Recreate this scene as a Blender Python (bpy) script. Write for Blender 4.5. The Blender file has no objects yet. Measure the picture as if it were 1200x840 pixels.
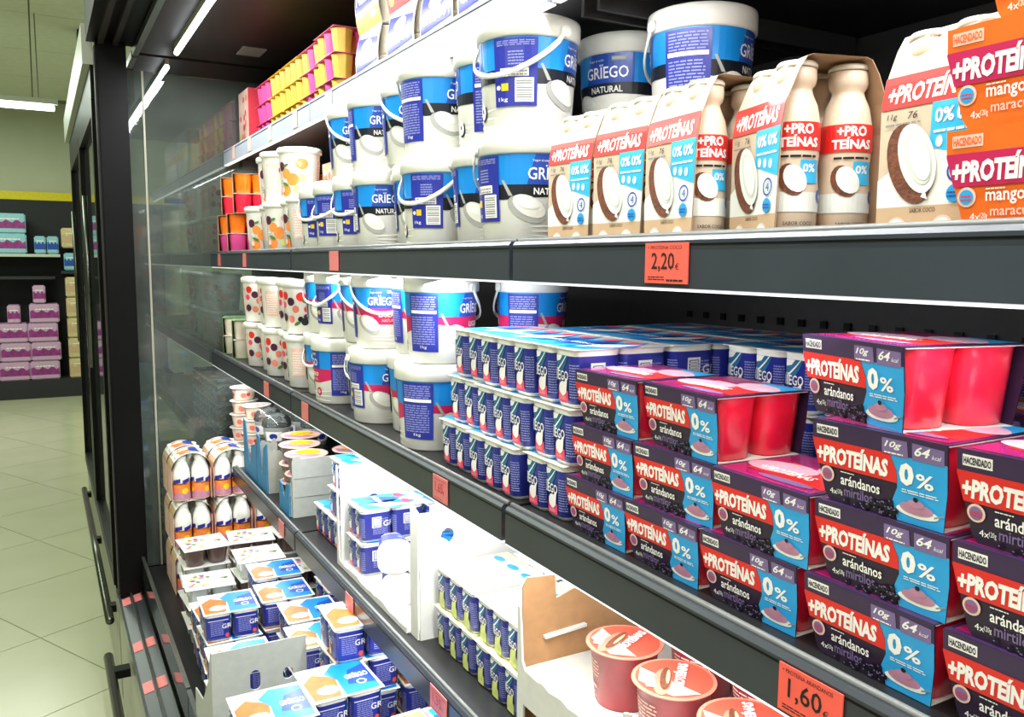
import bpy, bmesh, math, random
from mathutils import Vector, Matrix

random.seed(7)
PI = math.pi
SC = bpy.context.scene
COL = SC.collection

# ------------------------------------------------------------------ camera
F_PX, YAW, PITCH, ROLL = 984.9, 0.5103, 0.1137, 0.008
CZ = 1.5                                   # eye height above the floor
cam = bpy.data.cameras.new('camera')
cam.sensor_width = 36.0
cam.lens = F_PX / 1200 * 36.0
cam.clip_start = 0.02
co = bpy.data.objects.new('camera', cam)
COL.objects.link(co)
fw = Vector((math.sin(YAW) * math.cos(PITCH), math.cos(YAW) * math.cos(PITCH), -math.sin(PITCH)))
rt = Vector((math.cos(YAW), -math.sin(YAW), 0))
up = rt.cross(fw)
r2 = rt * math.cos(ROLL) + up * math.sin(ROLL)
u2 = -rt * math.sin(ROLL) + up * math.cos(ROLL)
m = Matrix((r2, u2, -fw)).transposed().to_4x4()
m.translation = (0, 0, CZ)
co.matrix_world = m
SC.camera = co

# ------------------------------------------------------------------ world, lights, exposure
w = bpy.data.worlds.new('world')
SC.world = w
w.use_nodes = True
w.node_tree.nodes['Background'].inputs[0].default_value = (0.80, 0.86, 0.80, 1)
w.node_tree.nodes['Background'].inputs[1].default_value = 0.30
vs = SC.view_settings
vs.view_transform = 'Standard'
vs.look = 'None'
vs.gamma = 1.0
vs.use_curve_mapping = False
vs.exposure = 0.0


def area(name, loc, rot, sx, sy, power, col=(1, 1, 1)):
    l = bpy.data.lights.new(name, 'AREA')
    l.shape = 'RECTANGLE'
    l.size, l.size_y = sx, sy
    l.energy = power
    l.color = col
    o = bpy.data.objects.new(name, l)
    COL.objects.link(o)
    o.location = loc
    o.rotation_euler = rot
    return o


# rows of shop ceiling lamps over the aisle (light runs along the aisle, above and behind the viewer)
GREEN = (0.90, 1.0, 0.86)
area('ceiling_lamp_light', (-0.75, 0.3, 3.05), (0, 0, 0), 0.5, 3.4, 58, (1, 0.99, 0.92))
area('ceiling_lamp_light', (-1.2, 4.4, 3.05), (0, 0, 0), 0.4, 3.0, 58, GREEN)
area('ceiling_lamp_light', (-0.9, 8.4, 3.05), (0, 0, 0), 2.0, 1.6, 85, GREEN)
# shop light from the aisle's other side, falling on the open cabinet front
area('aisle_lamp_light', (-1.9, -0.6, 2.5), (0, math.radians(-62), 0), 1.2, 2.4, 26, (1, 0.97, 0.92))

# ------------------------------------------------------------------ materials
MATS = {}


def lin(h):
    h = h.lstrip('#')
    return tuple(((int(h[i:i + 2], 16) / 255) / 12.92 if int(h[i:i + 2], 16) / 255 <= 0.04045
                  else ((int(h[i:i + 2], 16) / 255 + 0.055) / 1.055) ** 2.4) for i in (0, 2, 4))


def mat(name, hexcol, rough=0.45, metal=0.0, emit=None, es=0.0, coat=0.0, vary=0.08, scale=60, bump=0.0, trans=0.0, sss=0.0, spec=0.5):
    m = bpy.data.materials.new(name)
    m.use_nodes = True
    nt = m.node_tree
    b = nt.nodes['Principled BSDF']
    c = lin(hexcol)
    tc = nt.nodes.new('ShaderNodeTexCoord')
    nz = nt.nodes.new('ShaderNodeTexNoise')
    nz.inputs['Scale'].default_value = scale
    nz.inputs['Detail'].default_value = 3
    nt.links.new(tc.outputs['Object'], nz.inputs['Vector'])
    cr = nt.nodes.new('ShaderNodeValToRGB')
    cr.color_ramp.elements[0].position = 0.3
    cr.color_ramp.elements[1].position = 0.7
    cr.color_ramp.elements[0].color = (*[x * (1 - vary) for x in c], 1)
    cr.color_ramp.elements[1].color = (*[min(1, x * (1 + vary)) for x in c], 1)
    nt.links.new(nz.outputs['Fac'], cr.inputs['Fac'])
    nt.links.new(cr.outputs['Color'], b.inputs['Base Color'])
    b.inputs['Roughness'].default_value = rough
    b.inputs['Metallic'].default_value = metal
    b.inputs['Specular IOR Level'].default_value = spec
    if coat:
        b.inputs['Coat Weight'].default_value = coat
        b.inputs['Coat Roughness'].default_value = 0.12
    if sss:
        b.inputs['Subsurface Weight'].default_value = sss
        b.inputs['Subsurface Scale'].default_value = 0.01
    if trans:
        b.inputs['Transmission Weight'].default_value = trans
    if bump:
        bp = nt.nodes.new('ShaderNodeBump')
        bp.inputs['Strength'].default_value = bump
        bp.inputs['Distance'].default_value = 0.002
        nt.links.new(nz.outputs['Fac'], bp.inputs['Height'])
        nt.links.new(bp.outputs['Normal'], b.inputs['Normal'])
    if emit:
        b.inputs['Emission Color'].default_value = (*lin(emit), 1)
        b.inputs['Emission Strength'].default_value = es
    MATS[name] = m
    return m


mat('white_plastic', '#efefe6', 0.35, vary=0.03, coat=0.2)
mat('cream_plastic', '#e6dcc6', 0.4, vary=0.03)
mat('print_white', '#f4f2ec', 0.4, vary=0.02)
mat('print_yogurt', '#e2e1d4', 0.4, vary=0.05, scale=30)
mat('print_shade', '#a7a7a0', 0.45, vary=0.08, scale=40)
mat('print_azure', '#1287d6', 0.35, vary=0.10, scale=12, coat=0.2)
mat('print_blue', '#1d49a8', 0.35, vary=0.08, scale=14, coat=0.2)
mat('print_navy', '#262f92', 0.35, vary=0.05, coat=0.2)
mat('print_ink', '#10141f', 0.4, vary=0.05)
mat('print_smalltext', '#8c93cf', 0.5, vary=0.05)
mat('print_crimson', '#c01f56', 0.4, vary=0.05)
mat('print_pink', '#f0466f', 0.4, vary=0.05)
mat('print_grey', '#8d8f8c', 0.5, vary=0.05)
mat('print_red', '#de2a26', 0.38, vary=0.04, coat=0.15)
mat('glare_pinkwhite', '#f3c6dc', 0.25, vary=0.1, coat=0.4)
mat('print_honey', '#b96a22', 0.4, vary=0.15, scale=60)
mat('print_magenta', '#a8286c', 0.22, vary=0.1, coat=0.5)
mat('print_coral', '#f0503c', 0.5, vary=0.03)
mat('print_purple', '#372248', 0.38, vary=0.07, coat=0.3)
mat('print_lilac', '#7b6796', 0.4, vary=0.05)
mat('print_aubergine', '#2a1a33', 0.4, vary=0.08, coat=0.15)
mat('print_berry', '#15121f', 0.35, vary=0.3, scale=300)
mat('print_sky', '#2ba0de', 0.38, vary=0.05, coat=0.15)
mat('print_cyan', '#35b6e8', 0.38, vary=0.05)
mat('print_teal', '#1f6f9a', 0.38, vary=0.2, scale=50)
mat('print_mauve', '#b6809a', 0.45, vary=0.15, scale=90)
mat('print_beige', '#cdbaa0', 0.5, vary=0.04)
mat('print_sand', '#c9a985', 0.5, vary=0.04)
mat('print_coconut', '#6b3a22', 0.7, vary=0.35, scale=240, bump=0.4)
mat('print_flesh', '#e9ece4', 0.4, vary=0.04)
mat('print_fleshshade', '#d2d9cd', 0.4, vary=0.05)
mat('print_orange', '#ea6a1c', 0.4, vary=0.06, coat=0.15)
mat('print_apricot', '#f08a3c', 0.4, vary=0.15, scale=40)
mat('print_plum', '#4a1a3a', 0.4, vary=0.2, scale=60)
mat('print_leaf', '#4f7d35', 0.45, vary=0.2, scale=60)
mat('print_lime', '#c9d27a', 0.4, vary=0.08)
mat('print_yellow', '#f5c81e', 0.4, vary=0.06)
mat('print_salmon', '#e8806a', 0.4, vary=0.1, scale=40)
mat('print_blush', '#efc5b4', 0.4, vary=0.1, scale=40)
mat('red_cup', '#fa2548', 0.28, vary=0.05, coat=0.5, sss=0.15)
mat('orange_cup', '#f2790f', 0.35, vary=0.05, coat=0.3)
mat('magenta_cup', '#e04f93', 0.4, vary=0.06)
mat('yellow_cup', '#e8b84a', 0.4, vary=0.06)
mat('wine_cup', '#a8323a', 0.35, vary=0.06, coat=0.3)
mat('brown_cup', '#57403a', 0.35, vary=0.08, coat=0.3)
mat('clear_cup', '#c9d0cc', 0.15, vary=0.05, coat=0.5)
mat('foil_white', '#e9e9e4', 0.28, vary=0.04, coat=0.4)
mat('foil_yellow', '#e6e3a8', 0.3, vary=0.05, coat=0.3)
mat('carton_white', '#dcdcd4', 0.75, vary=0.04, bump=0.1)
mat('carton_grey', '#aeb2aa', 0.75, vary=0.05, bump=0.1)
mat('carton_brown', '#b0855a', 0.8, vary=0.08, bump=0.15)
mat('carton_blue', '#2f7fae', 0.6, vary=0.08)
mat('carton_sand', '#b89878', 0.75, vary=0.06)
mat('carton_red', '#dc3a4a', 0.5, vary=0.05)
mat('carton_green', '#5d7d4e', 0.5, vary=0.3, scale=70)
mat('bottle_body', '#e0cbb2', 0.3, vary=0.03, coat=0.5)
mat('tag_red', '#ee5b4a', 0.6, vary=0.03)
mat('tag_faded', '#d97a76', 0.5, vary=0.05)
mat('print_black', '#17120f', 0.5, vary=0.05)
mat('rail_dark', '#33373d', 0.30, vary=0.12, scale=8)
mat('rail_mid', '#343a41', 0.28, vary=0.1, scale=8)
mat('rail_light', '#aab2bd', 0.38, vary=0.06, scale=8)
mat('rail_lip', '#6f726f', 0.35, vary=0.08)
mat('shelf_black', '#1b1b1c', 0.4, vary=0.15, scale=30)
mat('cabinet_black', '#0a0a0b', 0.4, spec=0.15, vary=0.15, scale=20)
mat('cabinet_dark', '#262323', 0.5, spec=0.25, vary=0.12, scale=14)
mat('cabinet_grey', '#a5a593', 0.45, vary=0.04)
mat('back_grey', '#2c2c2d', 0.6, vary=0.1)
mat('steel', '#8d918c', 0.28, metal=0.9, vary=0.06)
mat('rail_chrome', '#5c6158', 0.25, metal=0.9, vary=0.06)
mat('fascia_white', '#c2c6ba', 0.4, vary=0.04)
mat('led_on', '#ffffff', 0.5, emit='#f6fbff', es=9.0)
mat('led_strip', '#ffffff', 0.5, emit='#eceef8', es=0.75)
mat('tube_on', '#ffffff', 0.5, emit='#eafff0', es=7.0)
mat('wall_green', '#c6c9b3', 0.8, vary=0.03, scale=3)
mat('ceiling_tile', '#e2e5d2', 0.85, vary=0.04, scale=20)
mat('ceiling_groove', '#80836f', 0.8)
mat('band_yellow', '#e8d400', 0.5)
mat('far_dark', '#26272b', 0.7)
mat('lilac_pack', '#c9a3c4', 0.5, vary=0.1)
mat('magenta_pack', '#8f2f7e', 0.5, vary=0.3, scale=25)
mat('aqua_pack', '#8fc3cf', 0.5, vary=0.1)
mat('tan_pack', '#d2bf92', 0.5, vary=0.15, scale=20)


def glass_mat(name, tint, milk, rough=0.03, milkcol=(0.5, 0.55, 0.52, 1)):
    """Thin pane: clear, with its own reflection and a little condensation / smear that scatters light."""
    m = bpy.data.materials.new(name)
    m.use_nodes = True
    nt = m.node_tree
    nt.nodes.clear()
    out = nt.nodes.new('ShaderNodeOutputMaterial')
    tr = nt.nodes.new('ShaderNodeBsdfTransparent')
    tr.inputs[0].default_value = (*tint, 1)
    gl = nt.nodes.new('ShaderNodeBsdfGlossy')
    gl.inputs['Roughness'].default_value = rough
    df = nt.nodes.new('ShaderNodeBsdfDiffuse')
    df.inputs[0].default_value = milkcol
    fr = nt.nodes.new('ShaderNodeFresnel')
    fr.inputs[0].default_value = 1.5
    nz = nt.nodes.new('ShaderNodeTexNoise')
    nz.inputs['Scale'].default_value = 5
    tc = nt.nodes.new('ShaderNodeTexCoord')
    nt.links.new(tc.outputs['Object'], nz.inputs['Vector'])
    mp = nt.nodes.new('ShaderNodeMapRange')
    mp.inputs['From Min'].default_value = 0.3
    mp.inputs['From Max'].default_value = 0.7
    mp.inputs['To Min'].default_value = milk * 0.7
    mp.inputs['To Max'].default_value = milk * 1.3
    nt.links.new(nz.outputs['Fac'], mp.inputs['Value'])
    a = nt.nodes.new('ShaderNodeMixShader')
    b = nt.nodes.new('ShaderNodeMixShader')
    nt.links.new(mp.outputs[0], a.inputs[0])
    nt.links.new(tr.outputs[0], a.inputs[1])
    nt.links.new(df.outputs[0], a.inputs[2])
    nt.links.new(fr.outputs[0], b.inputs[0])
    nt.links.new(a.outputs[0], b.inputs[1])
    nt.links.new(gl.outputs[0], b.inputs[2])
    nt.links.new(b.outputs[0], out.inputs[0])
    MATS[name] = m


glass_mat('glass_end', (0.62, 0.68, 0.64), 0.17, milkcol=(0.30, 0.35, 0.32, 1))
glass_mat('glass_door', (0.75, 0.8, 0.78), 0.10)
glass_mat('glass_lip', (0.85, 0.9, 0.9), 0.05)
glass_mat('clear_dome', (0.9, 0.93, 0.93), 0.12)


def floor_mat():
    m = bpy.data.materials.new('floor_tile')
    m.use_nodes = True
    nt = m.node_tree
    b = nt.nodes['Principled BSDF']
    tc = nt.nodes.new('ShaderNodeTexCoord')
    nz = nt.nodes.new('ShaderNodeTexNoise')
    nz.inputs['Scale'].default_value = 2.5
    nz.inputs['Detail'].default_value = 6
    nt.links.new(tc.outputs['Object'], nz.inputs['Vector'])
    cr = nt.nodes.new('ShaderNodeValToRGB')
    cr.color_ramp.elements[0].color = (*lin('#b0b293'), 1)
    cr.color_ramp.elements[1].color = (*lin('#c4c6a8'), 1)
    nt.links.new(nz.outputs['Fac'], cr.inputs['Fac'])
    nt.links.new(cr.outputs[0], b.inputs['Base Color'])
    b.inputs['Roughness'].default_value = 0.24
    MATS['floor_tile'] = m


floor_mat()
mat('grout', '#83856b', 0.7)


# ------------------------------------------------------------------ mesh helpers
class MB:
    def __init__(s):
        s.v, s.f, s.m, s.sm = [], [], [], []

    def add(s, vs, fs, mt, smooth=False, M=None):
        o = len(s.v)
        if M is not None:
            vs = [tuple(M @ Vector(p)) for p in vs]
        s.v += [tuple(p) for p in vs]
        for f in fs:
            s.f.append([o + i for i in f])
            s.m.append(mt)
            s.sm.append(smooth)
        return s

    def box(s, x0, x1, y0, y1, z0, z1, mt, M=None, bev=0.0):
        if bev <= 0:
            vs = [(x, y, z) for z in (z0, z1) for y in (y0, y1) for x in (x0, x1)]
            fs = [(0, 2, 3, 1), (4, 5, 7, 6), (0, 1, 5, 4), (1, 3, 7, 5), (3, 2, 6, 7), (2, 0, 4, 6)]
            return s.add(vs, fs, mt, M=M)
        bm = bmesh.new()
        bmesh.ops.create_cube(bm, size=1)
        for v in bm.verts:
            v.co = ((x0 + x1) / 2 + v.co.x * (x1 - x0), (y0 + y1) / 2 + v.co.y * (y1 - y0), (z0 + z1) / 2 + v.co.z * (z1 - z0))
        bmesh.ops.bevel(bm, geom=list(bm.edges), offset=bev, segments=2, affect='EDGES')
        bm.verts.index_update()
        vs = [tuple(v.co) for v in bm.verts]
        fs = [[v.index for v in f.verts] for f in bm.faces]
        bm.free()
        return s.add(vs, fs, mt, M=M)

    def lathe(s, prof, segs=28, cx=0, cy=0, n=0, mt=None, cap0=True, cap1=True, smooth=True, M=None, sx=1, sy=1):
        """prof: (r, z, material) rings; n>0 gives a rounded-square section."""
        def k(a):
            if not n:
                return 1.0
            return 1 / (abs(math.cos(a)) ** n + abs(math.sin(a)) ** n) ** (1 / n)
        vs = []
        for p in prof:
            for i in range(segs):
                a = 2 * PI * i / segs
                vs.append((cx + sx * p[0] * k(a) * math.cos(a), cy + sy * p[0] * k(a) * math.sin(a), p[1]))
        for j in range(len(prof) - 1):
            mj = prof[j][2] if len(prof[j]) > 2 else mt
            fs = [(j * segs + i, j * segs + (i + 1) % segs, (j + 1) * segs + (i + 1) % segs, (j + 1) * segs + i) for i in range(segs)]
            s.add([], [], mj)
            for f in fs:
                s.f.append([len(s.v) + q for q in f]); s.m.append(mj); s.sm.append(smooth)
        if cap0:
            s.f.append([len(s.v) + q for q in reversed(range(segs))]); s.m.append(prof[0][2] if len(prof[0]) > 2 else mt); s.sm.append(False)
        if cap1:
            b = (len(prof) - 1) * segs
            s.f.append([len(s.v) + b + q for q in range(segs)]); s.m.append(prof[-1][2] if len(prof[-1]) > 2 else mt); s.sm.append(False)
        if M is not None:
            vs = [tuple(M @ Vector(p)) for p in vs]
        s.v += vs
        return s

    def prism(s, pts, axis, a0, a1, mt):
        """polygon pts in the two other axes, pushed along axis from a0 to a1."""
        n = len(pts)

        def P(p, a):
            return {'x': (a, p[0], p[1]), 'y': (p[0], a, p[1]), 'z': (p[0], p[1], a)}[axis]
        vs = [P(p, a0) for p in pts] + [P(p, a1) for p in pts]
        fs = [list(range(n))[::-1], [n + i for i in range(n)]] + [(i, (i + 1) % n, n + (i + 1) % n, n + i) for i in range(n)]
        return s.add(vs, fs, mt)

    def tube(s, pts, r, mt, segs=8, flat=1.0):
        """swept tube along points."""
        pts = [Vector(p) for p in pts]
        vs = []
        for i, p in enumerate(pts):
            t = (pts[min(i + 1, len(pts) - 1)] - pts[max(i - 1, 0)]).normalized()
            up_ = Vector((0, 0, 1)) if abs(t.z) < 0.95 else Vector((1, 0, 0))
            a = t.cross(up_).normalized()
            b = a.cross(t).normalized()
            for j in range(segs):
                q = 2 * PI * j / segs
                vs.append(tuple(p + a * (r * flat * math.cos(q)) + b * (r * math.sin(q))))
        n = len(pts)
        fs = [(i * segs + j, i * segs + (j + 1) % segs, (i + 1) * segs + (j + 1) % segs, (i + 1) * segs + j) for i in range(n - 1) for j in range(segs)]
        fs += [list(range(segs))[::-1], [(n - 1) * segs + j for j in range(segs)]]
        return s.add(vs, fs, mt, smooth=True)

    def mesh(s, name):
        me = bpy.data.meshes.new(name)
        me.from_pydata(s.v, [], s.f)
        used = []
        for x in s.m:
            if x not in used:
                used.append(x)
        for x in used:
            me.materials.append(MATS[x])
        ix = {x: i for i, x in enumerate(used)}
        me.polygons.foreach_set('material_index', [ix[x] for x in s.m])
        me.polygons.foreach_set('use_smooth', s.sm)
        me.update()
        return me


# ---- printed artwork as thin layers of ink laid on a surface
TEXTS = {}


def text_geo(t, bold, shear):
    key = (t, bold, shear)
    if key in TEXTS:
        return TEXTS[key]
    cu = bpy.data.curves.new('lettering', 'FONT')
    cu.body = t
    cu.resolution_u = 2
    cu.offset = bold
    cu.shear = shear
    cu.fill_mode = 'FRONT'
    o = bpy.data.objects.new('lettering', cu)
    COL.objects.link(o)
    bpy.context.view_layer.update()
    me = bpy.data.meshes.new_from_object(o.evaluated_get(bpy.context.evaluated_depsgraph_get()))
    vs = [(v.co.x, v.co.y) for v in me.vertices]
    fs = [list(p.vertices) for p in me.polygons]
    bpy.data.objects.remove(o)
    bpy.data.curves.remove(cu)
    bpy.data.meshes.remove(me)
    x0, x1 = min(v[0] for v in vs), max(v[0] for v in vs)
    y0, y1 = min(v[1] for v in vs), max(v[1] for v in vs)
    vs = [((x - x0) / (x1 - x0), (y - y0) / (y1 - y0)) for x, y in vs]
    TEXTS[key] = (vs, fs)
    return TEXTS[key]


class Ink:
    def __init__(s):
        s.it = []

    def poly(s, pts, mt, L=1):
        s.it.append((pts, [list(range(len(pts)))], mt, L)); return s

    def rect(s, x, y, w, h, mt, L=1):
        return s.poly([(x, y), (x + w, y), (x + w, y + h), (x, y + h)], mt, L)

    def ell(s, cx, cy, rx, ry, mt, L=1, rot=0.0, n=18, a0=0, a1=2 * PI):
        c, d = math.cos(rot), math.sin(rot)
        full = abs(a1 - a0 - 2 * PI) < 1e-6
        pts = []
        for i in range(n if full else n + 1):
            a = a0 + (a1 - a0) * i / n
            x, y = rx * math.cos(a), ry * math.sin(a)
            pts.append((cx + x * c - y * d, cy + x * d + y * c))
        return s.poly(pts, mt, L)

    def ring(s, cx, cy, r, t, mt, L=1, n=16):
        for i in range(n):
            a, b = 2 * PI * i / n, 2 * PI * (i + 1) / n
            s.poly([(cx + (r - t) * math.cos(a), cy + (r - t) * math.sin(a)), (cx + r * math.cos(a), cy + r * math.sin(a)),
                    (cx + r * math.cos(b), cy + r * math.sin(b)), (cx + (r - t) * math.cos(b), cy + (r - t) * math.sin(b))], mt, L)
        return s

    def text(s, t, x, y, w, h, mt, L=2, bold=0.0, shear=0.0, rot=0.0):
        vs, fs = text_geo(t, bold, shear)
        c, d = math.cos(rot), math.sin(rot)
        s.it.append(([(x + w * a * c - h * b * d, y + w * a * d + h * b * c) for a, b in vs], fs, mt, L)); return s

    def small(s, x, y, w, h, n, mt, L=2):
        """fine print too small to read: short dashes."""
        rnd = random.Random(int(x * 1e5) + n)
        for i in range(n):
            yy = y + h * (n - 1 - i) / n
            xx = x
            while xx < x + w * 0.96:
                ww = min(w * rnd.uniform(.12, .3), x + w - xx)
                s.rect(xx, yy, ww, h / n * 0.45, mt, L)
                xx += ww + w * 0.035
        return s

    def barcode(s, x, y, w, h, L=2):
        s.rect(x, y, w, h, 'print_white', L)
        n = 9
        for i in range(n):
            s.rect(x + w * 0.08, y + h * (0.06 + 0.88 * i / n), w * 0.84, h * 0.88 / n * (0.55 if i % 3 else 0.3), 'print_grey', L + 1)
        return s

    def mesh(s, name, fn, step=None, off=0.00035, clip=None, vstep=None):
        bm = bmesh.new()
        used = []
        for pts, fs, mt, L in s.it:
            if mt not in used:
                used.append(mt)
            vs = [bm.verts.new((p[0], p[1], L)) for p in pts]
            for f in fs:
                try:
                    fc = bm.faces.new([vs[i] for i in f])
                    fc.material_index = used.index(mt)
                except ValueError:
                    pass
        if clip:
            for (pl, no) in clip:
                bmesh.ops.bisect_plane(bm, geom=list(bm.verts) + list(bm.edges) + list(bm.faces), plane_co=pl, plane_no=no, clear_outer=True)
        for st, ax in ((step, 0), (vstep, 1)):
            if not st:
                continue
            lo = min(v.co[ax] for v in bm.verts)
            hi = max(v.co[ax] for v in bm.verts)
            x = lo + st
            while x < hi - st * 0.05:
                bmesh.ops.bisect_plane(bm, geom=list(bm.verts) + list(bm.edges) + list(bm.faces),
                                       plane_co=(x, 0, 0) if ax == 0 else (0, x, 0), plane_no=(1, 0, 0) if ax == 0 else (0, 1, 0))
                x += st
        for v in bm.verts:
            v.co = fn(v.co.x, v.co.y, v.co.z * off)
        me = bpy.data.meshes.new(name)
        bm.to_mesh(me)
        bm.free()
        for x in used:
            me.materials.append(MATS[x])
        return me


def front_map(y=0.0):
    return lambda u, v, o: (u, y - o, v)


def cone_map(r0, z0, r1, z1, n=0, cx=0, cy=0, a0=-PI / 2, rr=None):
    rr = rr or (r0 + r1) / 2

    def f(u, v, o):
        a = a0 + u / rr
        r = r0 + (r1 - r0) * (v - z0) / (z1 - z0)
        k = 1.0 if not n else 1 / (abs(math.cos(a)) ** n + abs(math.sin(a)) ** n) ** (1 / n)
        r = r * k + o + 0.0002
        return (cx + r * math.cos(a), cy + r * math.sin(a), v)
    return f


# ------------------------------------------------------------------ object helpers
def obj(name, me, parent=None, loc=(0, 0, 0), rz=0.0, label=None, cat=None, group=None, kind=None):
    o = bpy.data.objects.new(name, me)
    COL.objects.link(o)
    o.location = loc
    o.rotation_euler = (0, 0, rz)
    if parent:
        o.parent = parent
    for k, v in (('label', label), ('category', cat), ('group', group), ('kind', kind)):
        if v:
            o[k] = v
    return o


def struct(name, mb, parent=None, loc=(0, 0, 0)):
    return obj(name, mb.mesh(name), parent, loc, kind=None if parent else 'structure')


def spawn(spec, name, label, cat, group, loc, rz=0.0, tilt=None):
    """spec: list of parts (name, mesh, loc, rz, [sub-parts], label)."""
    if len(spec) == 1 and not (len(spec[0]) > 4 and spec[0][4]):
        o = obj(name, spec[0][1], None, loc, rz, label, cat, group)
    else:
        o = obj(name, None, None, loc, rz, label, cat, group)
        o.empty_display_size = 0.03
        for p in spec:
            q = obj(p[0], p[1], o, p[2] if len(p) > 2 else (0, 0, 0), p[3] if len(p) > 3 else 0, label=(p[5] if len(p) > 5 else None))
            for sp in (p[4] if len(p) > 4 and p[4] else []):
                obj(sp[0], sp[1], q, sp[2] if len(sp) > 2 else (0, 0, 0), sp[3] if len(sp) > 3 else 0)
    if tilt:
        o.rotation_euler = (tilt[0], tilt[1], rz)
    return o


ORD = ['first', 'second', 'third', 'fourth', 'fifth', 'sixth', 'seventh', 'eighth', 'ninth', 'tenth', 'eleventh', 'twelfth']
SIDE = -PI / 2                             # turns a product's front to the aisle

# shelf tops (world z) and rail front planes
ZA, ZB, ZCC, ZD, ZK = CZ + 0.357, CZ + 0.022, CZ - 0.305, CZ - 0.640, CZ - 1.02
JY = [-0.131, 0.898, 1.928, 2.957]
BACK = 1.08

# ================================================================== THE SETTING
# floor: diagonal square tiles
FX0, FX1, FY0, FY1 = -5.0, 1.6, -2.6, 11.0
fb = MB()
fb.box(FX0, FX1, FY0, FY1, -0.02, -0.003, 'grout')
floor = struct('floor', fb)
tile_me = MB().box(-0.2975, 0.2975, -0.2975, 0.2975, -0.004, 0.0, 'floor_tile').mesh('tile')
ang = math.radians(27)
ca, sa = math.cos(ang), math.sin(ang)
cnt = 0
far_tiles = MB()
for i in range(-26, 27):
    for j in range(-26, 27):
        x = -0.2 + 0.6 * (i * ca - j * sa)
        y = 3.3 + 0.6 * (i * sa + j * ca)
        if x < FX0 + .4 or x > 0.75 or y < FY0 + .4 or y > FY1 - .42:
            continue
        vis = (0.4 < y < 8.2) and (-1.6 < x < 0.6)
        if vis and cnt < 290:
            obj('tile', tile_me, floor, (x, y, 0), ang)
            cnt += 1
        else:
            M = Matrix.Translation((x, y, 0)) @ Matrix.Rotation(ang, 4, 'Z')
            far_tiles.box(-0.2975, 0.2975, -0.2975, 0.2975, -0.004, 0.0, 'floor_tile', M=M)
ft = struct('tile_field', far_tiles, floor)
ft['kind'] = 'stuff'

WY = 10.95
wb = MB().box(-5, 3, WY, WY + 0.1, 0, 3.3, 'wall_green')
struct('wall_back', wb)
struct('wall_behind', MB().box(-5, 3, -2.75, -2.65, 0, 3.3, 'wall_green'))
struct('wall_left', MB().box(-5.1, -5.0, -2.65, WY, 0, 3.3, 'wall_green'))
struct('wall_right', MB().box(1.5, 1.6, -2.65, WY, 0, 3.3, 'wall_green'))
cb = MB().box(-5, 3, -2.65, WY, 3.23, 3.33, 'ceiling_groove')
ceil = struct('ceiling', cb)
ctile = MB().box(-0.595, 0.595, -0.595, 0.595, -0.012, 0, 'ceiling_tile').mesh('ceiling_panel')
for i in range(5):
    for j in range(11):
        obj('ceiling_panel', ctile, ceil, (-4.3 + 1.2 * i + 0.12, -1.95 + 1.2 * j, 3.23))
struct('trim_1', MB().box(-5, 1.45, WY - 0.12, WY - 0.02, CZ + .645, CZ + .735, 'band_yellow'))
struct('baseboard_back', MB().box(-5, 3, WY - 0.02, WY, 0, 0.12, 'far_dark'))

# hanging lamp over the far aisle
lm = obj('linear_lamp', None, None, (-0.35, 7.0, CZ + 1.07), 0, 'long white tube lamp hanging below the ceiling over the far aisle', 'lamp')
obj('tube', MB().lathe([(0.001, -0.5), (0.022, -0.495), (0.022, 0.495), (0.001, 0.5)], 12, mt='tube_on', M=Matrix.Rotation(PI / 2, 4, 'Y')).mesh('tube'), lm)
obj('housing', MB().box(-0.52, 0.52, -0.03, 0.03, 0.024, 0.06, 'fascia_white').mesh('housing'), lm)
for sx in (-0.4, 0.4):
    obj('hanger', MB().box(sx - .004, sx + .004, -.004, .004, 0.06, 3.21 - CZ - 1.07, 'steel').mesh('hanger'), lm)
# dark ceiling post beyond the cabinets
struct('trim_2', MB().box(0.33, 0.42, 7.3, 7.45, 2.62, 3.21, 'cabinet_dark'))

# far wall shelving with packs
fs_ = obj('shelving_unit', None, None, (0, WY - 0.12, 0), 0, 'tall dark shelving against the far wall under the yellow band', 'shelving')
s = MB()
s.box(-1.6, 1.3, 0.0, 0.10, 0.0, CZ + .645, 'far_dark')
obj('back_panel', s.mesh('back_panel'), fs_)
obj('plinth', MB().box(-1.6, 1.3, -0.5, 0.0, 0.0, 0.20, 'far_dark').mesh('plinth'), fs_)
for z in (CZ - 0.19, CZ + 0.05):
    obj('shelf_board', MB().box(-1.6, 0.20 if z > CZ else 0.14, -0.42, 0.0, z - .03, z, 'fascia_white' if z > CZ else 'far_dark').mesh('shelf_board'), fs_)
obj('shelf_board', MB().box(0.20, 0.9, -0.42, 0.0, CZ - .16, CZ - .13, 'far_dark').mesh('shelf_board'), fs_)


def tissue_pack(w, h, d, base, band, name='far_pack'):
    mb = MB()
    mb.box(-w / 2, w / 2, -d / 2, d / 2, 0, h, base, bev=0.012)
    body = mb.mesh('wrap')
    ink = Ink()
    n = 10
    pts = [(-w * .48 + w * .96 * i / n, h * (.62 + .08 * math.sin(i * 1.9))) for i in range(n + 1)]
    ink.poly([(-w * .48, h * .25)] + [(w * .48, h * .25)] + pts[::-1], band)
    ink.small(-w * .3, h * .70, w * .6, h * .12, 1, 'print_white')
    return [('wrap', body), ('printed_band', ink.mesh('printed_band', front_map(-d / 2)))]


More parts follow.
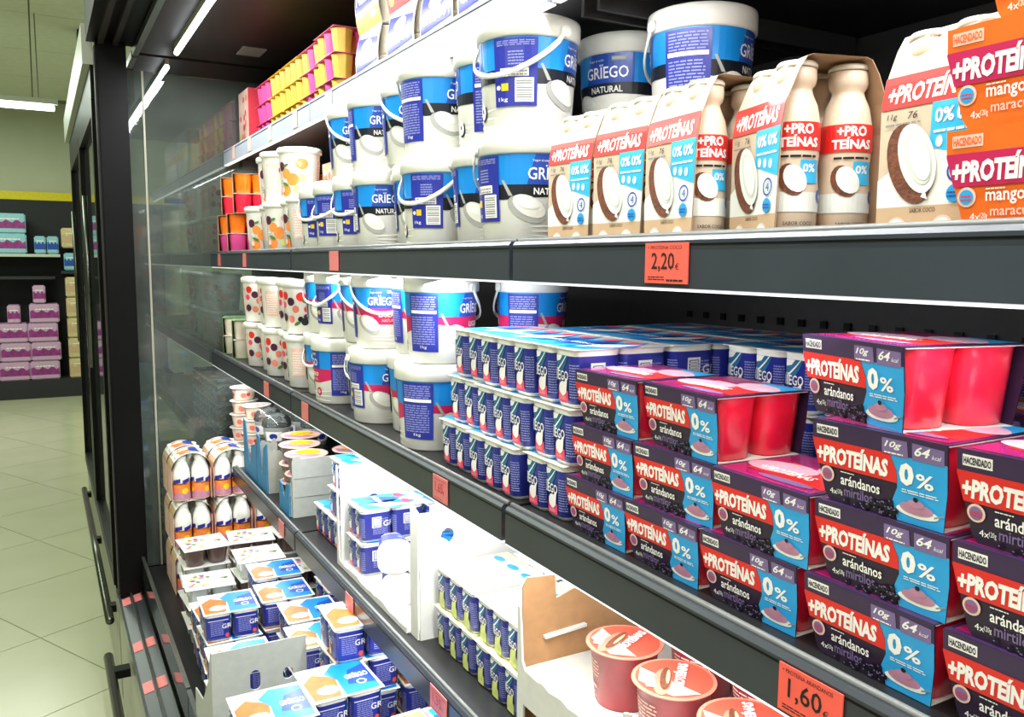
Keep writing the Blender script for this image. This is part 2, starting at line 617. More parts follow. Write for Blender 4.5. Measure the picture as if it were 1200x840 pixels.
pk_l = tissue_pack(0.282, 0.20, 0.30, 'lilac_pack', 'magenta_pack')
pk_a = tissue_pack(0.30, 0.21, 0.30, 'aqua_pack', 'magenta_pack')
pk_t = tissue_pack(0.22, 0.215, 0.28, 'tan_pack', 'print_sand')
pk_s = tissue_pack(0.12, 0.19, 0.28, 'lilac_pack', 'magenta_pack')
pk_b = tissue_pack(0.11, 0.19, 0.25, 'aqua_pack', 'print_blue')
colname = ['rightmost', 'second from the right', 'third from the right', 'fourth from the right']
rowname = ['bottom row', 'second row up', 'third row up', 'top row']
for c in range(4):
    for r in range(4):
        if r == 3 and c == 1:
            sp, dz = pk_s, 0
        else:
            sp, dz = pk_l, 0
        spawn(sp, 'tissue_pack', f'lilac pack with magenta band on far shelving, {colname[c]}, {rowname[r]}', 'pack', 'lilac packs on the far shelving',
              (0.0 - 0.285 * c + (.02 if r % 2 else 0), WY - 0.45, 0.2 + 0.205 * r), 0)
spawn(pk_s, 'tissue_pack', 'small lilac pack on top of the rightmost lilac pile', 'pack', 'lilac packs on the far shelving', (-0.02, WY - 0.45, 1.025), 0)
for c in range(3):
    for r in range(2):
        spawn(pk_a, 'tissue_pack', f'pale blue pack with purple band above the white shelf edge, {colname[c]}, {["lower", "upper"][r]}', 'pack',
              'pale blue packs on the far shelving', (-0.26 - 0.33 * c, WY - 0.38, CZ + .052 + .212 * r), 0)
for c in range(2):
    spawn(pk_b, 'tissue_pack', f'small pale pack beside the blue packs, {["right", "left"][c]} one', 'pack', 'small packs on the far shelving',
          (0.135 - 0.12 * c, WY - 0.38, CZ + .052), 0)
for r in range(5):
    spawn(pk_t, 'tissue_pack', f'tan pack in the narrow far column, {ORD[r]} from the floor', 'pack', 'tan packs on the far shelving', (0.345, WY - 0.45, 0.2 + 0.222 * r), 0)
spawn(pk_t, 'tissue_pack', 'orange-brown pack above the shelf board in the narrow far column', 'pack', 'tan packs on the far shelving', (0.33, WY - 0.38, CZ + .12), 0)
spawn(pk_b, 'tissue_pack', 'pale blue carton under the orange-brown far pack, left one', 'pack', 'small packs on the far shelving', (0.29, WY - 0.38, CZ - .125), 0)
spawn(pk_b, 'tissue_pack', 'pale blue carton under the orange-brown far pack, right one', 'pack', 'small packs on the far shelving', (0.41, WY - 0.38, CZ - .125), 0)

# ------------------------------------------------------------------ refrigerated cabinets
XF = 0.165                                  # front plane of the cabinets


def cabinet(y0, y1, near):
    t = 'near open' if near else 'farther closed'
    c = obj('refrigerated_cabinet', None, None, (0, 0, 0), 0,
            f'{t} black refrigerated cabinet holding the dairy shelves' if near else 'farther black refrigerated cabinet with closed glass doors', 'fridge', 'dairy cabinets')
    zt = CZ + .65
    b = MB()
    b.box(BACK, BACK + 0.06, y0, y1, 0.05, 2.3, 'back_grey')
    obj('back_panel', b.mesh('back_panel'), c)
    obj('kick_panel', MB().box(XF + .01, XF + .04, y0 + .005, y1 - .005, 0.02, ZK - .11, 'cabinet_grey').mesh('kick_panel'), c)
    # deck and its priced edge strip
    d = MB()
    d.prism([(XF + .012, ZK - .105), (XF + .012, ZK - .075), (XF + .075, ZK - .06), (XF + .075, ZK - .105)], 'y', y0 + .005, y1 - .005, 'rail_dark')
    d.box(XF + .006, XF + .012, y0 + .005, y1 - .005, ZK - .105, ZK - .072, 'steel')
    d.box(XF + .040, XF + .046, y0 + .005, y1 - .005, ZK - .070, ZK - .058, 'steel')
    obj('edge_strip', d.mesh('edge_strip'), c)
    obj('deck', MB().box(XF + .09, BACK, y0 + .005, y1 - .005, ZK - .03, ZK, 'shelf_black').mesh('deck'), c)
    # soffit and canopy
    s = MB()
    s.box(0.30, BACK, y0, y1, CZ + .645, CZ + .70, 'cabinet_dark')
    obj('soffit', s.mesh('soffit'), c)
    h = MB()
    if near:
        h.box(XF - .01, 0.29, y0, y1, CZ + .66, CZ + .80, 'cabinet_black')
        h.box(XF + .02, XF + .035, y0, y1, CZ + .645, CZ + .66, 'cabinet_dark')
        h.box(XF + .06, XF + .075, y0, y1, CZ + .645, CZ + .66, 'cabinet_dark')
    else:
        h.box(XF, 0.29, y0, y1, CZ + .50, CZ + .60, 'cabinet_black')
    obj('door_header', h.mesh('door_header'), c)
    obj('header_trim', MB().box(0.285, 0.302, y0, y1, CZ + .635, CZ + .655, 'steel').mesh('header_trim'), c)
    fz = (.80, 1.25) if near else (.60, .72)
    obj('fascia', MB().box(XF - .02, XF + .01, y0, y1, CZ + fz[0], CZ + fz[1], 'fascia_white').mesh('fascia'), c)
    return c


c1 = cabinet(JY[0] - 1.03, JY[3] + .0, True)
c2 = cabinet(JY[3] + .035, 5.05, False)
# end frame between the two cabinets (dark post with polished edges)
pb = MB()
pb.box(XF + .012, 0.262, 2.90, 2.955, ZK - .075, CZ + .66, 'cabinet_black', bev=.004)
obj('end_post', pb.mesh('end_post'), c1)
pb = MB()
pb.box(XF + .008, XF + .012, 2.905, 2.95, ZK - .06, CZ + .64, 'cabinet_dark')
obj('post_trim', pb.mesh('post_trim'), c1)
# closed doors of the far cabinet
for k, (a, b_) in enumerate(((3.0, 4.0), (4.02, 5.03))):
    d = MB()
    z0, z1 = ZK - .06, CZ + .50
    for (p, q, r_, t_) in ((a, a + .05, z0, z1), (b_ - .05, b_, z0, z1)):
        d.box(XF, XF + .045, p, q, r_, t_, 'cabinet_black')
    d.box(XF, XF + .045, a + .05, b_ - .05, z0, z0 + .05, 'cabinet_black')
    d.box(XF, XF + .045, a + .05, b_ - .05, z1 - .05, z1, 'cabinet_black')
    dd = obj('glass_door', d.mesh('glass_door'), c2)
    obj('door_pane', MB().box(XF + .018, XF + .026, a + .05, b_ - .05, z0 + .05, z1 - .05, 'glass_door').mesh('door_pane'), dd)
    obj('door_handle', MB().tube([(XF - .03, a + .03, CZ - .35), (XF - .03, a + .03, CZ + .2)], .008, 'rail_chrome').mesh('door_handle'), dd)
# glass end wall
gw = obj('end_pane', MB().box(0.262, BACK - .003, 2.962, 2.970, ZK + .001, CZ + .59, 'glass_end').mesh('end_pane'), c1)
obj('pane_edge', MB().box(0.308, 0.314, 2.956, 2.961, ZK + .001, CZ + .59, 'cabinet_grey').mesh('pane_edge'), c1)
# soffit vent
vt = MB().box(0.57, 0.64, 2.70, 2.80, CZ + .640, CZ + .6445, 'print_grey')
obj('vent_grille', vt.mesh('vent_grille'), c1)
# glass lips along the deck
for k, (a, b_) in enumerate(((JY[0], JY[1] - .01), (JY[1], JY[2] - .01), (JY[2], 2.89))):
    o = obj('glass_lip', MB().box(XF + .080, XF + .085, a, b_, ZK - .07, ZK + .055, 'glass_lip').mesh('glass_lip'), c1)
    obj('lip_rim', MB().box(XF + .078, XF + .087, a, b_, ZK + .055, ZK + .060, 'steel').mesh('lip_rim'), o)

# canopy light tubes
for k, (a, b_) in enumerate(((-0.6, 0.65), (0.70, 1.70), (1.75, 2.78), (2.99, 3.7), (3.75, 4.6))):
    t = obj('canopy_tube_lamp', None, None, (0.39, (a + b_) / 2, CZ + .618), 0,
            f'bright tube lamp under the canopy, {["nearest, past the frame top", "over the orange cartons and pails", "ending near the glass end wall", "just beyond the glass end wall", "farthest behind the glass"][k]}',
            'lamp', 'canopy tube lamps')
    L = (b_ - a) / 2
    obj('tube', MB().lathe([(0.001, -L), (0.0075, -L + .003), (0.0075, L - .003), (0.001, L)], 12, mt='led_on', M=Matrix.Rotation(PI / 2, 4, 'X')).mesh('tube'), t)
    obj('holder', MB().box(-.006, .006, -L, L, .008, .0265, 'cabinet_grey').mesh('holder'), t)
    if k < 3:
        area('canopy_light', (0.39, (a + b_) / 2, CZ + .600), (0, 0, 0), 0.02, b_ - a, 9 * (b_ - a), (0.96, 0.98, 1.0))

# bumper rails
for k, (a, b_, x) in enumerate(((0.9, 2.72, 0.125), (3.0, 4.85, 0.148))):
    r_ = obj('bumper_rail', None, None, (0, 0, 0), 0,
             ['steel bumper rail low on the front of the near cabinet', 'steel bumper rail low on the front of the farther cabinet'][k], 'rail', 'bumper rails')
    z = CZ - 1.2
    obj('bar', MB().tube([(x, a, z), (x, b_, z)], .014, 'rail_chrome', 12).mesh('bar'), r_)
    for q in range(3):
        y = b_ - 0.12 - (b_ - a - .24) * q / 2
        obj('bracket', MB().box(x, XF + .012, y - .02, y + .02, z - .012, z + .012, 'cabinet_black').mesh('bracket'), r_)

# ------------------------------------------------------------------ shelves with their price rails
SHEL = {'A': (0.550, ZA, 'top'), 'B': (0.500, ZB, 'second'), 'C': (0.492, ZCC, 'third'), 'D': (0.495, ZD, 'fourth')}
BAYS = [(JY[0], JY[1], 'nearest bay'), (JY[1], JY[2], 'middle bay'), (JY[2], JY[3], 'bay by the glass end wall'), (2.99, 3.99, 'bay behind the glass end wall'), (4.0, 5.0, 'last bay behind the glass')]
for key, (xf, zt, nm) in SHEL.items():
    for bi, (a, b_, bn) in enumerate(BAYS):
        a2, b2 = a + .005, b_ - .005
        sh = obj('shelf', None, None, (0, 0, 0), 0, f'black metal shelf, {nm} from the canopy, {bn}', 'shelf', 'cabinet shelves')
        obj('shelf_panel', MB().box(xf + .008, BACK - .002, a2, b2, zt - .022, zt, 'shelf_black').mesh('shelf_panel'), sh)
        rm = {'A': 'rail_light', 'B': 'rail_mid'}.get(key, 'rail_dark')
        zb, zr = zt - .044, zt + .003
        rp = MB()
        rp.prism([(xf, zb), (xf, zr - .004), (xf + .003, zr), (xf + .007, zr), (xf + .007, zb)], 'y', a2, b2, rm)
        rail = obj('price_rail', rp.mesh('price_rail'), sh)
        obj('rail_lip', MB().tube([(xf + .010, a2, zr + .001), (xf + .010, b2, zr + .001)], .0032, 'rail_lip', 8).mesh('rail_lip'), rail)
        obj('rail_groove', MB().box(xf - .0008, xf + .001, a2, b2, zr - .0085, zr - .0070, 'cabinet_black').mesh('rail_groove'), rail)
        if key in 'ABC':
            obj('light_strip', MB().box(xf + .001, xf + .013, a2, b2, zb - .0028, zb - .0004, 'led_strip').mesh('light_strip'), sh)
        if bi < 3:
            pw = {'A': (2.4, 2.6, 2.4), 'B': (1.5, 4.6, 2.2), 'C': (2.8, 5.6, 2.4), 'D': (0.8, 1.6, 1.1)}[key][bi]
            area('shelf_light', (xf + .035, (a + b_) / 2, zb - .010), (0, math.radians(-18), 0), 0.02, 0.97, pw, (0.97, 0.98, 1.0))
        for yy in (a2 + .012, b2 - .012):
            obj('bracket', MB().box(xf + .06, BACK - .01, yy - .003, yy + .003, zt - .05, zt - .0225, 'back_grey').mesh('bracket'), sh)
# perforated strip under the second shelf
perf = MB()
for k in range(26):
    perf.box(BACK - .0055, BACK - .003, .1 + k * .045, .1 + k * .045 + .012, CZ - .10, CZ - .088, 'cabinet_black')
po = obj('perforation', perf.mesh('perforation'), c1)
po['kind'] = 'stuff'


# ------------------------------------------------------------------ price tags
def tag(xf, y, zc, w, h, price, m_, label, sub=None):
    mb = MB().box(-w / 2, w / 2, -.0006, .0006, -h / 2, h / 2, m_)
    o = obj('price_tag', mb.mesh('price_tag'), None, (xf - .0018, y, zc), SIDE, label, 'price tag', 'price tags on the shelf rails')
    ink = Ink()
    tm = 'print_black' if m_ == 'tag_red' else 'print_salmon'
    if price:
        if m_ != 'tag_red':
            tm = 'print_crimson'
        p, e = price
        ink.text(p, -w * .34, -h * .22, w * .54, h * .48, tm, 1, bold=.01)
        ink.text('€', w * .22, -h * .16, w * .09, h * .16, tm, 1)
    if sub:
        ink.text(sub, -w * .44, h * .34, w * .8, h * .09, tm, 1)
        ink.small(-w * .42, -h * .42, w * .4, h * .12, 2, tm, 1)
        ink.small(w * .02, -h * .44, w * .38, h * .10, 1, tm, 1)
    else:
        ink.small(-w * .4, h * .34, w * .8, h * .08, 1, tm, 1)
        ink.small(-w * .4, -h * .42, w * .6, h * .08, 1, tm, 1)
    obj('printed_price', ink.mesh('printed_price', front_map(-.0007), off=.0002), o)


ZBm, ZCm, ZDm = ZB - .0215, ZCC - .0215, ZD - .0215
tag(.500, .604, ZBm, .060, .037, ('2,20', 1), 'tag_red', 'red price tag reading 2,20€ under the coconut drinks', '+ PROTEINA COCO')
tag(.492, .413, ZCm, .060, .038, ('1,60', 1), 'tag_red', 'red price tag reading 1,60€ under the blueberry yogurt packs', '+ PROTEINA ARANDANOS')
tag(.492, 1.085, ZCm, .050, .036, ('1,65', 1), 'tag_faded', 'faded red price tag under the stacked cups of small blue pots')
tag(.500, 1.60, ZBm, .055, .038, None, 'tag_faded', 'pale pink price tag under the row of blue and white pails')
tag(.500, 2.42, ZBm, .040, .038, None, 'tag_faded', 'pale pink price tag under the apricot tubs')
tag(.500, 2.80, ZBm, .04, .038, None, 'tag_faded', 'pale pink price tag under the orange cartons')
tag(.492, 1.80, ZCm, .050, .038, None, 'tag_faded', 'pale pink price tag under the lower pails, right of the rail joint')
tag(.492, 2.16, ZCm, .050, .038, None, 'tag_faded', 'pale pink price tag under the berry tubs')
tag(.495, 1.10, ZDm, .060, .038, ('1,35', 1), 'tag_faded', 'faded red price tag under the lemon-coloured cups')
tag(.495, 1.52, ZDm, .045, .038, None, 'tag_faded', 'faded red price tag under the tall white carton')
tag(.495, 2.05, ZDm, .05, .038, None, 'tag_faded', 'faded red price tag under the grey card sheet')
for i, y in enumerate((2.05, 2.30, 2.55, 2.78)):
    tag(.550, y, ZA - .021, .035, .040, None, 'print_blush', 'pale pink price tag under the ' + ['orange ridged cups', 'right yellow ridged cups', 'left yellow ridged cups', 'pink ridged cups'][i])
tag(.550, 1.78, ZA - .021, .045, .040, None, 'print_blush', 'pale pink price tag just right of the top rail joint')
for i, y in enumerate((2.86, 2.50, 2.24)):
    for q in range(2):
        mb = MB().box(-.012, .012, -.03, .03, -.0005, .0005, 'tag_faded')
        o = obj('price_tag', mb.mesh('price_tag'), None, (XF + .026 + .033 * q, y, ZK - .0708 + .0079 * q), 0,
                f'small red price tag on the deck edge strip, {ORD[i]} from the dark post, {["outer", "inner"][q]}', 'price tag', 'price tags on the deck edge')
        o.rotation_euler = (0, -math.atan2(.015, .063), 0)

# ================================================================== PRODUCTS
# ---- pails of strained yogurt
def pail_spec(kind, handle_turn):
    RT, RB, H, ZL = 0.0605, 0.054, 0.142, 0.116
    mb = MB()
    mb.lathe([(RB - .003, 0), (RB, .003), (RT, ZL), (RT, ZL + .004)], 40, mt='white_plastic')
    tub = mb.mesh('tub')
    lb = MB()
    lb.lathe([(RT + .001, ZL - .002), (RT + .0038, ZL), (RT + .0038, H - .006), (RT + .003, H - .002), (RT - .001, H), (RT - .006, H - .0005), (RT - .008, H - .004)], 40, mt='white_plastic')
    lid = lb.mesh('lid')
    hb = MB()
    a0 = -PI / 2 - 1.35 + handle_turn
    pts = []
    for i in range(19):
        t = i / 18
        a = a0 + 2.7 * t
        z = ZL + .006 - .055 * math.sin(PI * t) ** .8
        r = RT + .0062
        pts.append((r * math.cos(a), r * math.sin(a), z))
    hb.tube(pts, .0034, 'white_plastic', 8, flat=.45)
    for q in (0, 18):
        p = pts[q]
        hb.lathe([(.007, -.002), (.007, .002)], 12, mt='white_plastic',
                 M=Matrix.Translation(p) @ Matrix.Rotation(a0 + 2.7 * (q / 18), 4, 'Z') @ Matrix.Rotation(PI / 2, 4, 'Y'))
    handle = hb.mesh('handle')
    k = Ink()
    C = 2 * PI * .0575
    band = 'print_ink' if kind == 'natural' else 'print_crimson'
    for c0 in (0, C / 2):
        x0 = c0 - C / 4
        k.rect(x0, .076, C / 2, .039, 'print_azure', 1)
        k.poly([(c0 - .030, .076), (c0 + .036, .076), (c0 + .036, .115), (c0 - .020, .115)], 'print_blue', 2)
        if kind == 'natural':
            k.poly([(x0, .060), (x0 + .03, .057), (c0 + .01, .062), (c0 + .05, .060), (x0 + C / 2, .060), (x0 + C / 2, .076), (x0, .076)], band, 1)
            k.text('NATURAL', c0 - .022, .0635, .044, .0085, 'print_white', 2, bold=.02)
        else:
            k.poly([(x0, .066), (c0 - .02, .060), (c0 - .012, .046), (c0 + .034, .046), (x0 + C / 2, .060), (x0 + C / 2, .076), (x0, .076)], band, 1)
            k.text('LIGERO', c0 - .008, .060, .038, .0085, 'print_white', 2, bold=.02)
            k.text('NATURAL', c0 - .002, .051, .030, .0055, 'print_blush', 2, bold=.01)
            k.ell(c0 + .030, .027, .008, .009, 'print_crimson', 2)
            k.text('0', c0 + .027, .0225, .006, .009, 'print_white', 3, bold=.02)
        k.text('GRÏEGO', c0 - .029, .082, .058, .0185, 'print_white', 3, bold=.012)
        k.text('Yogur al estilo', c0 - .024, .1035, .022, .0035, 'print_white', 3)
        k.rect(c0 + .008, .104, .018, .006, 'print_grey', 3)
        k.text('HACENDADO', c0 + .009, .1055, .016, .003, 'print_white', 4)
        # spoon full of yogurt
        k.ell(c0 - .030, .045, .026, .014, 'print_shade', 2, rot=-.5)
        k.ell(c0 - .027, .049, .022, .012, 'print_yogurt', 3, rot=-.5)
        k.ell(c0 - .029, .053, .014, .007, 'print_flesh', 4, rot=-.3)
        k.poly([(c0 - .052, .062), (c0 - .047, .062), (c0 - .058, .082), (c0 - .061, .081)], 'print_shade', 3)
        for q in range(3):
            k.ell(c0 + .02, .010 + q * .008, .045, .0016, 'print_yogurt', 1, rot=.06 * (q - 1))
        if kind == 'natural':
            k.ell(c0 + .036, .026, .009, .011, 'print_ink', 2, a0=-2.6, a1=1.0)
            k.ell(c0 + .034, .028, .0075, .0095, 'print_white', 3)
            k.ell(c0 + .034, .029, .003, .004, 'print_coconut', 4, rot=.7, n=4)
    # information panels
    k.rect(C / 4 - .026, .030, .052, .082, 'print_navy', 5)
    k.small(C / 4 - .022, .103, .044, .007, 3, 'print_smalltext', 6)
    k.small(C / 4 - .008, .080, .018, .018, 5, 'print_smalltext', 6)
    k.rect(C / 4 - .018, .066, .034, .010, 'print_white', 6)
    k.ell(C / 4 - .0135, .071, .004, .004, 'print_grey', 7)
    k.small(C / 4 - .008, .067, .022, .008, 2, 'print_grey', 7)
    k.rect(C / 4 - .017, .049, .009, .009, 'print_yellow', 6)
    k.ell(C / 4 - .021, .053, .0028, .0028, 'print_white', 6)
    k.text('1kg', C / 4 - .021, .035, .012, .006, 'print_white', 6)
    k.barcode(C / 4, .035, .022, .029, 6)
    k.rect(-C / 4 - .026, .020, .052, .092, 'print_navy', 5)
    k.small(-C / 4 - .022, .088, .044, .022, 6, 'print_smalltext', 6)
    k.rect(-C / 4 - .023, .081, .046, .005, 'print_white', 6)
    k.small(-C / 4 - .022, .032, .042, .046, 12, 'print_smalltext', 6)
    k.text('1kg', -C / 4 - .006, .024, .012, .006, 'print_white', 6)
    lab = k.mesh('printed_label', cone_map(RB, 0.003, RT, ZL, rr=.0575), step=.0075)
    return [('tub', tub, (0, 0, 0), 0, [('printed_label', lab)]), ('lid', lid), ('handle', handle)]


PAIL = {(kd, h): pail_spec(kd, t) for kd in ('natural', 'ligero') for h, t in (('f', 0.0), ('s', 1.2), ('b', 2.6))}
D2R = PI / 180


def put_pail(kind, hnd, X, Y, z, view, label, group, s=1.0):
    rz = -math.atan2(X, Y) - view * D2R
    o = spawn(PAIL[(kind, hnd)], 'yogurt_pail', label, 'pail', group, (X, Y, z), rz)
    o.scale = (s, s, 1.0)
    return o


gB = 'white and blue natural yogurt pails on the second shelf'
pl = [(.572, .985, 'f', 150, 'first'), (.596, 1.122, 'f', 178, 'second'), (.566, 1.250, 's', 112, 'third'), (.600, 1.372, 'f', 185, 'fourth'),
      (.570, 1.498, 'f', 178, 'fifth'), (.572, 1.626, 's', 112, 'sixth'), (.570, 1.754, 's', 128, 'seventh'), (.574, 1.882, 's', 112, 'eighth')]
for i, (x, y, h, v, o_) in enumerate(pl):
    put_pail('natural', h, x, y, ZB, v, f'natural yogurt pail, second shelf, lower layer, {o_} from the coconut drinks', gB, 1.06 if i == 0 else 1.0)
pt = [(.572, .985, 's', 105, 1.06, ZB + .1425), (.602, 1.128, 's', -82, 1.0, ZB + .1425), (.570, 1.258, 'b', -38, 1.03, ZB + .1425), (.590, 1.400, 'f', 2, 1.0, ZB + .1425),
      (.574, 1.534, 'b', -8, 1.0, ZB + .1425), (.578, 1.672, 'f', 4, 1.0, ZB + .1425)]
for i, (x, y, h, v, s, z) in enumerate(pt):
    put_pail('natural', h, x, y, z, v, f'natural yogurt pail, second shelf, upper layer, {ORD[i]} from the coconut drinks', gB, s)
for i, (x, y, v) in enumerate(((.735, .985, 20), (.74, .835, -60))):
    put_pail('natural', 'b', x, y, ZB, v, f'natural yogurt pail behind the coconut drinks, {["left", "right"][i]} lower one', gB, 1.05)
    put_pail('natural', 'b', x - .005, y, ZB + .1425, [25, -75][i], f'natural yogurt pail behind the coconut drinks, {["left", "right"][i]} upper one', gB, 1.05)
for i, (x, y) in enumerate(((.745, 1.15), (.745, 1.29), (.72, 1.44))):
    put_pail('natural', 'f', x, y, ZB, 0, f'natural yogurt pail hidden behind the front pails, {ORD[i]} from the right', gB, 1.0)

gC = 'white and blue low fat yogurt pails on the third shelf'
cb_ = [(.566, 1.275, 's', 60, 1.04), (.602, 1.410, 'f', 175, 1.0), (.570, 1.530, 'f', 118, 1.02), (.604, 1.655, 'b', 150, 1.0), (.566, 1.778, 's', 255, 1.0), (.585, 1.905, 'b', 195, 1.0)]
vw = [-62, 200, 152, 190, -95, 200]
for i, (x, y, h, v, s) in enumerate(cb_):
    put_pail('ligero', h, x, y, ZCC, vw[i], f'crimson banded yogurt pail, third shelf, lower layer, {ORD[i]} from the small pots', gC, s)
ct = [(.572, 1.262, 's', -60, 1.03), (.602, 1.398, 'b', -20, 1.0), (.572, 1.525, 'f', 2, 1.0), (.588, 1.650, 'f', 8, 1.0), (.572, 1.775, 's', 140, 1.0), (.585, 1.900, 'b', 188, 1.0)]
for i, (x, y, h, v, s) in enumerate(ct):
    put_pail('ligero', h, x, y, ZCC + .1425, v,
             f'crimson banded yogurt pail, third shelf, upper layer, {ORD[i]} from the small pots', gC, .97 if i in (0, 2) else .96)
put_pail('ligero', 'b', .72, 1.22, ZCC + .1425, -75, 'crimson banded pail behind the small pots, upper one', gC, .96)
put_pail('ligero', 'b', .72, 1.22, ZCC, -75, 'crimson banded pail behind the small pots, lower one', gC, 1.0)


# ---- coconut protein drinks: four bottles in a card wrap
def bottle_mesh():
    r = .0208
    pr = [(r * .85, 0), (r, .004), (r, .040), (r * .95, .056), (r, .070), (r, .092), (r * .86, .107), (r * .66, .117), (r * .62, .121), (r * .74, .124), (r * .78, .128), (r * .78, .136), (r * .70, .1375)]
    b = MB().lathe(pr, 24, mt='bottle_body').mesh('bottle')
    c = MB().lathe([(r * .80, .1376), (r * .80, .1405), (r * .72, .1425)], 20, mt='white_plastic').mesh('foil_cap')
    k = Ink()
    k.rect(-.040, .070, .080, .0225, 'print_red', 1)
    k.text('+PRO', -.014, .0825, .024, .0085, 'print_white', 2, bold=.04)
    k.text('TEÍNAS', -.018, .0722, .033, .0098, 'print_white', 2, bold=.04)
    k.small(-.016, .064, .030, .004, 1, 'print_ink', 2)
    k.rect(.000, .043, .018, .019, 'print_cyan', 1)
    k.text('0%', .002, .052, .012, .007, 'print_white', 2, bold=.03)
    k.ell(-.007, .046, .010, .014, 'print_coconut', 2, rot=.5)
    k.ell(-.004, .047, .0085, .012, 'print_flesh', 3, rot=.5)
    k.rect(-.040, .020, .080, .016, 'print_flesh', 1)
    k.ell(.022, .033, .006, .006, 'print_blue', 2)
    k.text('4', .0195, .0305, .004, .005, 'print_white', 3)
    k.text('SABOR COCO', -.012, .009, .024, .003, 'print_ink', 2)

    def fn(u, v, o):
        # follow the waist of the bottle
        zs = [(p[1], p[0]) for p in pr]
        rr = r
        for a, b_ in zip(zs, zs[1:]):
            if a[0] <= v <= b_[0] and b_[0] > a[0]:
                rr = a[1] + (b_[1] - a[1]) * (v - a[0]) / (b_[0] - a[0])
        a = -PI / 2 + u / r
        return ((rr + o + .0002) * math.cos(a), (rr + o + .0002) * math.sin(a), v)
    return b, c, k.mesh('printed_sleeve', fn, step=.004, vstep=.007)


BOT, BCAP, BINK = bottle_mesh()
CW, CD, CH = .082, .100, .147


